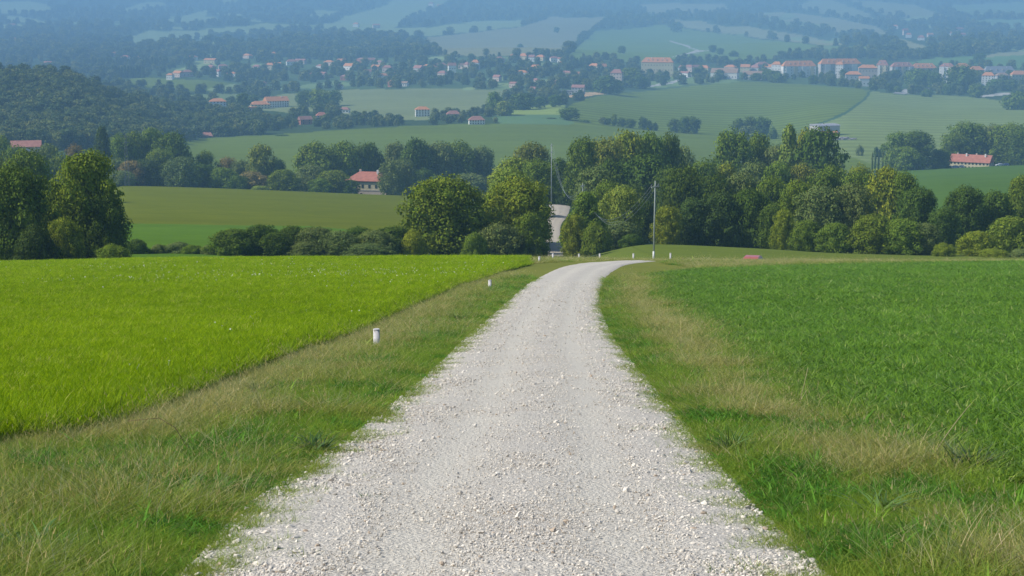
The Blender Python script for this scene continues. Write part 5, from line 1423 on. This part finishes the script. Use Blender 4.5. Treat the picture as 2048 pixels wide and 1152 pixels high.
def car(x, y, z, yaw, color, label, group=None):
    """hatchback, front towards +Y of its own axes"""
    root = empty("car", (x, y, z), yaw); tag(root, label, "car", group)
    low = [(-2.0, .32), (-2.03, .55), (-1.98, .92), (-1.6, .95), (.9, .95), (1.75, .82), (1.98, .62), (2.0, .34), (1.7, .24), (-1.7, .24)]
    cab = [(-1.98, .921), (-1.72, 1.36), (-1.2, 1.46), (-.2, 1.46), (.35, 1.36), (1.0, .951)]

    def loft(prof_, w0, w1, zr):
        n = len(prof_); vs = []
        for s in (-1, 1):
            for (a, b) in prof_:
                t = min(1, max(0, (b - zr[0]) / (zr[1] - zr[0]))); vs.append((s * (w0 + (w1 - w0) * t), a, b))
        fs = [tuple(range(n)), tuple(range(2 * n - 1, n - 1, -1))] + [(i, i + n, (i + 1) % n + n, (i + 1) % n) for i in range(n)]
        return vs, fs
    mb = MB(); mb.add(*loft(low, .80, .84, (.2, .9))); mb.add(*loft(cab, .80, .62, (.92, 1.46))); o = mb.build("body", M_PAINT, root); o.color = (*color, 1)
    bv = o.modifiers.new("soften", 'BEVEL'); bv.width = .05; bv.segments = 2
    for s in (-1, 1):
        mb = MB(); q = [(-1.6, .99), (-1.45, 1.33), (.2, 1.33), (.72, .99)]
        mb.add([(s * (.81 - .18 * (b - .92) / .54 + .006), a, b) for a, b in q] + [(s * (.81 - .18 * (b - .92) / .54 - .03), a, b) for a, b in q], [(0, 1, 2, 3), (7, 6, 5, 4), (0, 4, 5, 1), (1, 5, 6, 2), (2, 6, 7, 3), (3, 7, 4, 0)])
        mb.build("side_window", M_WIN, root)
    for nm, q, w in (("rear_window", [(-1.955, 1.01), (-1.77, 1.31)], (.70, .58)), ("windscreen", [(.90, 1.03), (.43, 1.33)], (.72, .60))):
        sgn = -1 if nm == "rear_window" else 1; (a0, b0), (a1, b1) = q; e = .02 * sgn
        mb = MB(); mb.add([(-w[0], a0 + e, b0), (w[0], a0 + e, b0), (w[1], a1 + e, b1), (-w[1], a1 + e, b1), (-w[0], a0 - 2 * e, b0), (w[0], a0 - 2 * e, b0), (w[1], a1 - 2 * e, b1), (-w[1], a1 - 2 * e, b1)],
                                   [(0, 1, 2, 3), (7, 6, 5, 4), (0, 4, 5, 1), (1, 5, 6, 2), (2, 6, 7, 3), (3, 7, 4, 0)]); mb.build(nm, M_WIN, root)
    for sx in (-1, 1):
        for yy in (-1.25, 1.25):
            mb = MB(); mb.tube([(sx * .66, yy, .31), (sx * .86, yy, .31)], .31, 16); w = mb.build("wheel", M_TYRE, root)
            mb = MB(); mb.tube([(sx * .861, yy, .31), (sx * .872, yy, .31)], .19, 12); mb.build("rim", M_RIM, w)
        mb = MB(); mb.box(sx * .70 - .11, sx * .70 + .11, -2.05, -1.96, .68, .88); mb.build("tail_light", M_LAMP, root)
        mb = MB(); mb.box(sx * .60 - .16, sx * .60 + .16, 1.86, 1.99, .60, .74); mb.build("headlight", M_HEAD, root)
        mb = MB(); mb.box(sx * .90 - .08, sx * .90 + .08, .55, .68, .96, 1.08); mb.build("mirror", M_WHITE if sx < 0 else M_TRIM, root)
    mb = MB(); mb.box(-.78, .78, -2.09, -2.035, .34, .5); mb.build("bumper", M_TRIM, root)
    return root


x, y = uslope(1507, 513) * 150, 150.0
zc = vslope(509.2) * y - 1.48
car(x, y, zc, -.28, (.50, .075, .07), "red car on the road, mostly hidden behind the dry verge grass")
for px, row, c, yw, lab in ((1897, 338, (.72, .72, .74), 1.2, "white car parked at the left end of the farmhouse row"), (1909, 338.5, (.35, .45, .62), 1.9, "pale blue car parked left in front of the farmhouse"),
                            (1921, 338.5, (.6, .62, .66), 1.4, "silver car parked in front of the farmhouse's left windows"), (1998, 336.5, (.62, .64, .72), 1.7, "grey car parked right of the farmhouse"),
                            (2010, 336, (.08, .12, .30), 1.5, "dark blue car parked farthest right of the farmhouse")):
    d = 955.0; x = uslope(px, row) * d
    car(x, d, float(ground(x, d)), yw, c, lab, "cars parked at the farmhouse")
# ------------------------------------------------------------------ grass, crop, gravel
def grass_mat(name, trans=.3, rough=.6, spec=.15):
    m, nt, out = nmat(name)
    t = nd(nt, "ShaderNodeAttribute", attribute_type='INSTANCER', attribute_name="tint")
    lv = nd(nt, "ShaderNodeAttribute", attribute_name="lv")
    v = mathn(nt, 'ADD', mathn(nt, 'MULTIPLY', lv.outputs['Fac'], .8), .6)
    cb = nd(nt, "ShaderNodeCombineXYZ")
    nt.links.new(mathn(nt, 'MULTIPLY', v, mathn(nt, 'ADD', mathn(nt, 'MULTIPLY', lv.outputs['Fac'], .4), .8)), cb.inputs[0])
    nt.links.new(v, cb.inputs[1]); nt.links.new(v, cb.inputs[2])
    c = mixc(nt, 1.0, t.outputs['Color'], cb.outputs[0], 'MULTIPLY')
    b = bsdf(nt, out, c, rough, spec)
    tr = nd(nt, "ShaderNodeBsdfTranslucent"); nt.links.new(mixc(nt, 1.0, c, (1.2, 1.15, .6), 'MULTIPLY'), tr.inputs['Color'])
    mx = nd(nt, "ShaderNodeMixShader", ins={0: trans}); nt.links.new(b.outputs[0], mx.inputs[1]); nt.links.new(tr.outputs[0], mx.inputs[2])
    nt.links.new(mx.outputs[0], out.inputs['Surface'])
    return m


M_GRASS = grass_mat("grass_blades", .36, .7, .05); M_CROP = grass_mat("crop_leaves", .30, .45, .22)


def tuft(name, seed, n, hr, wr, spread, lean, curl, mat, heads=0.0, nseg=3, arch=0.0):
    r = np.random.default_rng(seed); V, Q, LV = [], [], []
    for i in range(n):
        a = r.uniform(0, 6.283); rr = spread * math.sqrt(r.random()); bx, by = rr * math.cos(a), rr * math.sin(a)
        h = r.uniform(*hr); w = r.uniform(*wr); la = a + r.normal(0, 1.0) if rr > spread * .3 else r.uniform(0, 6.283)
        ln = abs(r.normal(lean, lean * .5)); cu = r.normal(curl, curl * .5)
        fa = r.uniform(0, 6.283); sx, sy = math.cos(fa) * w / 2, math.sin(fa) * w / 2
        ts = np.linspace(0, 1, nseg + 1); lvv = r.random(); n0 = sum(len(q) for q in V)
        pts = []
        for t in ts:
            off = h * (ln * t + cu * t * t); z = h * (t - arch * t * t - .18 * (ln + cu) * t * t)
            k = (1 - .12 * t) if t < .4 else max(.12, 1 - (t - .25) * 1.18)
            pts.append((bx + math.cos(la) * off - sx * k, by + math.sin(la) * off - sy * k, z)); pts.append((bx + math.cos(la) * off + sx * k, by + math.sin(la) * off + sy * k, z))
        V.append(pts)
        for s in range(nseg): Q.append((n0 + 2 * s, n0 + 2 * s + 1, n0 + 2 * s + 3, n0 + 2 * s + 2)); LV.append(lvv)
        if r.random() < heads:                                    # a seed head at the tip: two crossed slips
            cx, cy, cz = pts[-1][0], pts[-1][1], pts[-1][2]; hw = w * .9 + .0012; hl = h * .10
            for q in (0, 1):
                dx, dy = (hw, 0) if q else (0, hw); n0 = sum(len(z) for z in V)
                V.append([(cx - dx, cy - dy, cz - hl * .4), (cx + dx, cy + dy, cz - hl * .4), (cx + dx * .3 + math.cos(la) * hl * .3, cy + dy * .3 + math.sin(la) * hl * .3, cz + hl), (cx - dx * .3 + math.cos(la) * hl * .3, cy - dy * .3 + math.sin(la) * hl * .3, cz + hl)])
                Q.append((n0, n0 + 1, n0 + 2, n0 + 3)); LV.append(min(1, lvv * .5 + .5))
    me = quad_mesh(name, np.array([p for q in V for p in q]), np.array(Q), [mat])
    a = me.attributes.new("lv", 'FLOAT', 'FACE'); a.data.foreach_set("value", np.array(LV, np.float32))
    return me


def spread_points(n_est, ylo, yhi, dens, xl, xr, seed):
    """points with a density per square metre that falls with distance, inside xl(y) < x < xr(y) and the view with a margin"""
    r = np.random.default_rng(seed)
    ys = np.linspace(ylo, yhi, 900)
    a = np.maximum(xl(ys), -(.35 * ys + 3.5)); b = np.minimum(xr(ys), .35 * ys + 3.5); w = np.maximum(b - a, 0) * dens(ys)
    c = np.concatenate([[0], np.cumsum((w[1:] + w[:-1]) / 2 * np.diff(ys))]); n = int(c[-1] * n_est)
    y = np.interp(r.random(n) * c[-1], c, ys)
    A = np.maximum(xl(y), -(.35 * y + 3.5)); B = np.minimum(xr(y), .35 * y + 3.5)
    x = A + (B - A) * r.random(n)
    return x, y, r


def put(name, tpl, x, y, r, size, tint, label, lift=0.0, tilt=.12, idx=None, grow=None):
    n = len(x); grow = np.ones(n) if grow is None else grow; P = np.stack([x, y, ground(x, y) + lift], 1)
    rot = np.stack([r.normal(0, tilt, n), r.normal(0, tilt, n), r.uniform(0, 6.283, n)], 1)
    size = np.asarray(size); sc = np.stack([size * grow * r.uniform(.85, 1.2, n), size * grow * r.uniform(.85, 1.2, n), size * r.uniform(.75, 1.3, n)], 1) if size.ndim == 1 else size
    idx = r.integers(0, len(tpl), n) if idx is None else idx
    return scatter(name, tpl, P, rot, sc, idx, label, tint)


def patch(x, y, s, seed): return vnoise(x / s, y / s, seed)


def lerp3(a, b, t): return np.asarray(a)[None, :] * (1 - t[:, None]) + np.asarray(b)[None, :] * t[:, None]


# meadow
T_M = [tuft("meadow_tuft", 10 + k, 20, (.05, .12), (.004, .008), .11, .35, .35, M_GRASS) for k in range(5)]
x, y, r = spread_points(1.0, 13.5, MEADOW_END - .5, lambda y: np.clip(180 * (16 / y) ** 1.0, 12, 180), lambda y: -9e9 + y * 0, lambda y: meadow_edge(y) - .03, 71)
k1 = patch(x, y, 2.2, 1); k2 = patch(x, y * .45, 9, 2); rr = r.random(len(x))
t_ = lerp3((.190, .315, .003), (.31, .455, .009), np.clip(rr * .75 + k1 * .35 + (k2 - .5) * .4, 0, 1))
t_[rr > .95] = (.44, .48, .10); t_[rr < .08] *= .65
near_edge = np.exp(-np.abs(x - meadow_edge(y)) / .35) * (r.random(len(x)) < .6)
t_ = t_ * (1 - .45 * near_edge[:, None]) + np.array([.06, .12, .02])[None] * .45 * near_edge[:, None]
put("meadow_grass", T_M, x, y, r, (.75 + .45 * k1) * (1 + .5 * near_edge), t_, "short bright yellow green grass of the left meadow", .11, grow=1 + y / 75)

# crop
T_C = [tuft("crop_tuft", 30 + k, 13, (.10, .22), (.012, .024), .12, .45, .55, M_CROP, arch=.18) for k in range(5)]
x, y, r = spread_points(1.0, 13.0, 120, lambda y: np.clip(140 * (15 / y) ** 1.0, 10, 140), lambda y: crop_edge(y), lambda y: 9e9 + y * 0, 72)
ok = y < crop_end(x) - .3; x, y = x[ok], y[ok]
k1 = patch(x, y, 1.6, 3); rr = r.random(len(x))
t_ = lerp3((.078, .19, .011), (.15, .295, .022), np.clip(rr * .7 + k1 * .45, 0, 1)); t_[rr > .955] = (.27, .36, .10); t_[rr < .12] *= .65
e = np.exp(-(x - crop_edge(y)) / .7); t_ = t_ * (1 - .5 * e[:, None]) + np.array([.16, .22, .03])[None] * .5 * e[:, None]
put("crop_plants", T_C, x, y, r, .78 * (.85 + .35 * k1) * (1 - .25 * e), t_, "dense deep green leafy crop on the right", .03, grow=1 + y / 80)

# verge grass
T_V = [tuft("verge_tuft", 50 + k, 26, (.05, .20), (.0035, .008), .14, .55, .6, M_GRASS) for k in range(5)]
T_S = [tuft("stalk_tuft", 60 + k, 13, (.12, .36), (.0018, .0032), .16, .45, .55, M_GRASS, heads=.14) for k in range(3)]
T_B = [tuft("leaf_tuft", 66 + k, 11, (.07, .18), (.012, .024), .08, .6, .5, M_GRASS, arch=.2) for k in range(2)]
T_A = T_V + T_S + T_B
dens = lambda y: np.clip(260 * (11 / y) ** 1.05, 14, 260)


def verge(side, seed):
    if side < 0:
        x, y, r = spread_points(1.0, 8.2, 112, dens, meadow_edge, lambda y: road_l(np.minimum(y, 76)) + .16 + np.clip(y - 76, 0, 99) * .16, seed)
        e0 = road_l(np.minimum(y, 76)) + np.clip(y - 76, 0, 99) * .16; f = (e0 - x) / np.maximum(e0 - meadow_edge(y), .3)
    else:
        x, y, r = spread_points(1.0, 8.2, 116, dens, lambda y: road_r(np.minimum(y, 76)) - .16 + np.clip(y - 76, 0, 99) * .05, crop_edge, seed)
        e0 = road_r(np.minimum(y, 76)); f = (x - e0) / np.maximum(crop_edge(y) - e0, .3)
    return x, y, r, f


def not_on_road(x, y, m=.12):
    """True where the point is off both road edges (nearest cross-section of the ribbon)"""
    L_ = ROADP[:, :2]; R_ = ROADP[:, 2:]; ok = np.ones(len(x), bool)
    C_ = (L_ + R_) / 2; hw = np.linalg.norm(R_ - L_, axis=1) / 2
    for i in range(0, len(x), 4000):
        p = np.stack([x[i:i + 4000], y[i:i + 4000]], 1)
        dd = np.linalg.norm(p[:, None, :] - C_[None], axis=2) - hw[None]
        ok[i:i + 4000] = dd.min(1) > -m
    return ok


GREEN, OLIV, TANC, STRAW, DEEP = (.19, .30, .035), (.27, .31, .07), (.42, .39, .17), (.62, .56, .34), (.10, .20, .025)


def verge_style(x, y, r, f, side):
    n = len(x); k1 = patch(x, y, 1.3, 11 + side); k2 = patch(x, y, .45, 13 + side); rr = r.random(n)
    if side < 0: dry = np.clip(.14 + .66 * np.clip((f - .25) / .6, 0, 1) + (k1 - .5) * 1.1, 0, 1)
    else: dry = np.clip(.08 + .72 * np.exp(-((f - .60) / .25) ** 2) + (k1 - .5) * 1.1, 0, 1)
    t = lerp3(GREEN, OLIV, np.clip(dry * 1.5, 0, 1)); t = t * (1 - np.clip(dry * 1.5 - .9, 0, 1)[:, None] * .8) + np.array(TANC)[None] * np.clip(dry * 1.5 - .9, 0, 1)[:, None] * .8
    t *= (.75 + .5 * rr)[:, None]
    deep = (k2 > .60) & (dry < .55); t[deep] = np.array(DEEP) * (.8 + .5 * rr[deep, None])
    idx = r.integers(0, 5, n)
    st = (r.random(n) < .04 + .16 * dry); idx[st] = 5 + r.integers(0, 3, st.sum()); t[st] = lerp3(TANC, STRAW, r.random(st.sum()))
    lf = (~st) & (deep | (r.random(n) < .07)) & (r.random(n) < .6); idx[lf] = 8 + r.integers(0, 2, lf.sum()); t[lf] *= np.array([.85, 1.1, 1.0])
    size = .95 * (.6 + .6 * k1) * (1 - .5 * np.clip((f - .86) / .1, 0, 1) * (side < 0)) * (1 - .55 * np.exp(-np.clip(f, 0, 9) / .10)) * np.where(st, 1.0, 1.0)
    return t, idx, size


for side, seed, lab in ((-1, 73, "rough mixed grass and weeds of the left verge"), (1, 74, "dry tan and green rough grass of the right verge")):
    x, y, r, f = verge(side, seed)
    ok = not_on_road(x, y, .20)
    if side < 0: ok &= x > meadow_edge(y) + .10 + .10 * (r.random(len(x)) < .5)
    x, y, f = x[ok], y[ok], f[ok]
    t_, idx, size = verge_style(x, y, r, f, side)
    put("verge_grass", T_A, x, y, r, size, t_, lab, .0, .14, idx, 1 + y / 60)

# tall dry grass round the bend and along the crest
r = np.random.default_rng(75); n = 38000
y = r.uniform(92, 140, n); x = r.uniform(-8, 50, n)
ok = (x > meadow_edge(y) + .1) & ~((x > crop_edge(y)) & (y < crop_end(x) + .2)) & not_on_road(x, y, .0) & (x < .31 * y + 2) & ~((y < 100) & (np.abs(x - 5) < 3.2))
x, y = x[ok], y[ok]; n = len(x)
k1 = patch(x, y, 3.0, 15); rr = r.random(n)
right = np.clip((x - 6) / 10, 0, 1)
t_ = lerp3(OLIV, TANC, np.clip(.25 + .75 * right + (k1 - .5), 0, 1)) * (.8 + .45 * rr)[:, None]; t_[rr > .8] = STRAW; t_[rr < .18] = GREEN
idx = np.where(r.random(n) < .3, 5 + r.integers(0, 3, n), r.integers(0, 5, n))
put("crest_grass", T_A, x, y, r, np.full(n, .85) * (.7 + .5 * k1), t_, "tan seeding grass along the crest behind the bend", 0, .14, idx, np.full(n, 2.0))

# ragged tufts on the inner lip of the bend
r = np.random.default_rng(79); n = 1500
k = r.integers(120, 215, n); ed = ROADP[k, 2:]; cen = (ROADP[k, :2] + ed) / 2; dv = (ed - cen) / np.linalg.norm(ed - cen, axis=1)[:, None]
q = ed + dv * (r.random(n) ** 1.4 * 1.6 + .02)[:, None]; x, y = q[:, 0], q[:, 1]; ok = (y > 84) & (y < 124) & not_on_road(x, y, .05); x, y = x[ok], y[ok]; n = len(x)
t_ = lerp3(OLIV, TANC, r.random(n)) * r.uniform(.7, 1.1, (n, 1))
put("lip_grass", T_A, x, y, r, r.uniform(.7, 1.25, n), t_, "ragged dry grass on the inner lip of the road bend", 0, .14, np.where(r.random(n) < .5, 5 + r.integers(0, 3, n), r.integers(0, 5, n)), np.full(n, 1.5))

# small growth creeping over the gravel edges
r = np.random.default_rng(76); n = 5200
y = 8.3 + 50 * r.random(n) ** 1.7; sd = np.where(r.random(n) < .6, -1, 1); inn = np.abs(r.normal(0, .22, n))
x = np.where(sd < 0, road_l(y) + inn, road_r(y) - inn)
keep = patch(x, y, .5, 17) > .42; x, y = x[keep], y[keep]; n = len(x)
t_ = lerp3(GREEN, OLIV, r.random(n)) * (.7 + .6 * r.random(n))[:, None]
put("edge_grass", T_V, x, y, r, r.uniform(.22, .5, n), t_, "sparse small grass growing into the gravel edges", .02)

# loose stones
def stone_mesh(seed):
    import bmesh
    bm = bmesh.new(); bmesh.ops.create_icosphere(bm, subdivisions=1, radius=1.0); rg = random.Random(seed)
    ax = Vector((rg.uniform(.7, 1.2), rg.uniform(.55, 1.0), rg.uniform(.4, .7)))
    for v in bm.verts: v.co = Vector((v.co.x * ax.x, v.co.y * ax.y, v.co.z * ax.z)) * rg.uniform(.78, 1.18)
    me = bpy.data.meshes.new("stone"); bm.to_mesh(me); bm.free(); me.materials.append(M_STONE); return me


m, nt, out = nmat("loose_stone"); oi = nd(nt, "ShaderNodeObjectInfo"); tc = nd(nt, "ShaderNodeTexCoord")
tn = nd(nt, "ShaderNodeAttribute", attribute_type='INSTANCER', attribute_name="tint")
f_ = noise(nt, tc.outputs['Object'], 2.5, 4)
c_ = mixc(nt, 1.0, tn.outputs['Color'], ramp(nt, f_, [(0.25, (.8, .8, .8)), (0.75, (1.12, 1.12, 1.12))]), 'MULTIPLY')
bsdf(nt, out, c_, .9, .15); M_STONE = m
T_G = [stone_mesh(k) for k in range(7)]
x, y, r = spread_points(1.0, 8.0, 76, lambda y: np.clip(1900 * (9 / y) ** 1.75, 10, 1900), lambda y: road_l(y) - .01, lambda y: road_r(y) + .01, 77)
s_ = (x - road_l(y)) / (road_r(y) - road_l(y)); edge = np.abs(s_ - .5) * 2
trk = np.maximum(np.exp(-((s_ - .34) / .095) ** 2), np.exp(-((s_ - .70) / .095) ** 2))
ok = r.random(len(x)) > trk * .95 * np.clip(patch(x, y, 1.6, 19) + .45, 0, 1); x, y, s_, edge = x[ok], y[ok], s_[ok], edge[ok]; n = len(x)
sz = np.exp(r.normal(math.log(.0060), .40, n)) * (1 + .75 * np.clip(edge - .45, 0, 1)) * (1 + np.clip(y - 14, 0, 50) / 40)
big = r.random(n) < .010 * (1 + 2.2 * edge); sz[big] *= r.uniform(1.6, 2.6, big.sum()); sz = np.clip(sz, .004, .036)
g = r.random(n); t_ = lerp3((.53, .48, .41), (.84, .765, .65), g ** .75); t_[r.random(n) < .05] *= .55; t_[r.random(n) < .04] = (.50, .40, .30)
crownz = .05 * (1 - (2 * s_ - 1) ** 2)
P = np.stack([x, y, ground(x, y) + .022 + np.clip(crownz, -.02, 1) + sz * .15], 1)
rot = np.stack([r.normal(0, .5, n), r.normal(0, .5, n), r.uniform(0, 6.28, n)], 1)
scatter("loose_gravel", T_G, P, rot, np.stack([sz, sz, sz], 1), r.integers(0, 7, n), "loose pale limestone chips lying on the road", t_)

# flower heads
m, nt, out = nmat("flower_petals"); tn = nd(nt, "ShaderNodeAttribute", attribute_type='INSTANCER', attribute_name="tint"); bsdf(nt, out, tn.outputs['Color'], .8, .1); M_PETAL = m
mb = MB()
for k in range(8):
    a, b = k * math.pi / 4, k * math.pi / 4 + .55
    mb.add([(0, 0, .1), (math.cos(a), math.sin(a), .25), (math.cos((a + b) / 2) * 1.2, math.sin((a + b) / 2) * 1.2, .3), (math.cos(b), math.sin(b), .25)], [(0, 1, 2, 3)])
mb.tube([(0, 0, -5), (0, 0, .1)], [.08, .08], 4); mb.add([(-.3, -.3, .2), (.3, -.3, .2), (.3, .3, .2), (-.3, .3, .2), (0, 0, .5)], [(0, 1, 4), (1, 2, 4), (2, 3, 4), (3, 0, 4)])
pet = bpy.data.meshes.new("flower"); pet.from_pydata(mb.v, [], mb.f); pet.materials.append(M_PETAL)
r = np.random.default_rng(78); n = 9000
y = r.uniform(22, 118, n); x = -r.random(n) * (.31 * y + 2)
band = np.exp(-((y - 78 - 6 * vnoise(x / 14, x * 0, 23)) / 9) ** 2) * 1.1 + np.exp(-((y - 97) / 8) ** 2) * .55 + .05
ok = (r.random(n) < .55 * band * np.clip(patch(x, y, 5, 24) * 1.9 - .45, 0, 1)) & (x < meadow_edge(y) - .3); x, y = x[ok], y[ok]; n = len(x)
P = np.stack([x, y, ground(x, y) + .25], 1); s = .0095 * (1 + y / 70) * r.uniform(.5, 1.3, n)
scatter("white_flowers", [pet], P, np.stack([r.normal(0, .4, n), r.normal(0, .4, n), r.uniform(0, 6, n)], 1), np.stack([s, s, s], 1), np.zeros(n, int), "drifts of tiny white flowers across the left meadow", np.tile([.78, .78, .66], (n, 1)))

# ------------------------------------------------------------------ single weeds and stalks that stand out
def leafy(name, seed, n, hr, wr, col, arch=.25, lean=.6):
    me = tuft(name, seed, n, hr, wr, .10, lean, .5, M_WEED, arch=arch, nseg=4); return me


m, nt, out = nmat("weed_leaves"); oi = nd(nt, "ShaderNodeObjectInfo"); lv = nd(nt, "ShaderNodeAttribute", attribute_name="lv")
cb = nd(nt, "ShaderNodeCombineXYZ"); v_ = mathn(nt, 'ADD', mathn(nt, 'MULTIPLY', lv.outputs['Fac'], .8), .6)
for i in range(3): nt.links.new(v_, cb.inputs[i])
bsdf(nt, out, mixc(nt, 1.0, oi.outputs['Color'], cb.outputs[0], 'MULTIPLY'), .55, .25); M_WEED = m
WM = [leafy("foliage", 81, 90, (.08, .26), (.012, .026), None, .2, .7), leafy("foliage", 82, 60, (.08, .22), (.016, .034), None, .3, .8), leafy("foliage", 83, 80, (.10, .30), (.008, .018), None, .12, .4)]
WEEDS = [(632, 905, 0, 1.0, (.05, .11, .025), "dark bushy weed at the left road edge in the lower left"), (415, 985, 1, .9, (.10, .19, .03), "bright broad leaved weed in the left verge, lowest of its kind"),
         (918, 640, 2, 1.3, (.12, .2, .03), "light green leafy weed by the left road edge halfway up"), (1330, 668, 2, 1.1, (.09, .16, .03), "green weed clump at the right road edge beside the tan grass"),
         (520, 790, 2, 1.0, (.10, .16, .05), "spiky pale weed in the upper left verge"), (1460, 905, 2, 1.0, (.07, .14, .025), "dark upright weed clump right of the road in the lower half"),
         (1760, 1030, 1, 1.1, (.08, .15, .03), "broad leaved weed among grass at the lower right"), (1945, 945, 2, 1.2, (.06, .10, .04), "ragged dark thistle at the crop's lower corner"),
         (60, 1110, 1, 1.2, (.08, .17, .03), "broad leaved weed in the bottom left corner"), (735, 1010, 0, .45, (.05, .11, .025), "small dark weed rooted in the gravel at the left edge")]
for px, row, k, s, c, lab in WEEDS:
    p = hit(px, row, 8); o = link("weed", WM[k]); o.location = p; o.scale = (s, s, s); o.rotation_euler = (0, 0, px); o.color = (*c, 1); tag(o, lab, "weed", "single weeds of the verges")
M_DRY = simple("dry_straw", (.45, .36, .21), .9, .1, .2, 8)
M_STEM = simple("brown_stem", (.16, .12, .06), .9, .1, .3, 8)
STALKS = [([(1865, 912), (1893, 870), (1915, 840), (1941, 808)], "long pale dry stalk curving over the crop's edge", M_DRY, .005),
          ([(1950, 905), (1985, 903), (2012, 902)], "short dry stalk lying level at the right edge", M_DRY, .004),
          ([(1600, 800), (1608, 770), (1616, 735)], "thin dry stalk where the tan grass meets the crop", M_DRY, .004),
          ([(1970, 1148), (1995, 1126), (2040, 1112)], "dry stalk arching in the bottom right corner", M_DRY, .004),
          ([(2006, 1120), (2004, 1090), (1998, 1066)], "pale upright stalk in the bottom right corner", M_DRY, .004),
          ([(375, 895), (350, 855), (318, 836), (255, 842)], "brown bent stem arching over the left verge", M_STEM, .005)]
for pts, lab, mt, rad in STALKS:
    p0 = hit(pts[0][0], pts[0][1] + 14, 8); d = p0[1]; q = [Vector((p0[0], d, p0[2] - .03))]
    for k, (a, b) in enumerate(pts): q.append(Vector((uslope(a, b) * (d + .03 * k), d + .03 * k, vslope(b) * (d + .03 * k))))
    mb = MB(); mb.tube(q, [rad * (1 - .12 * i) for i in range(len(q))], 6); o = mb.build("dry_stalk" if mt is M_DRY else "bent_stem", mt, None, True); tag(o, lab, "stalk", "dry stalks standing out of the grass")
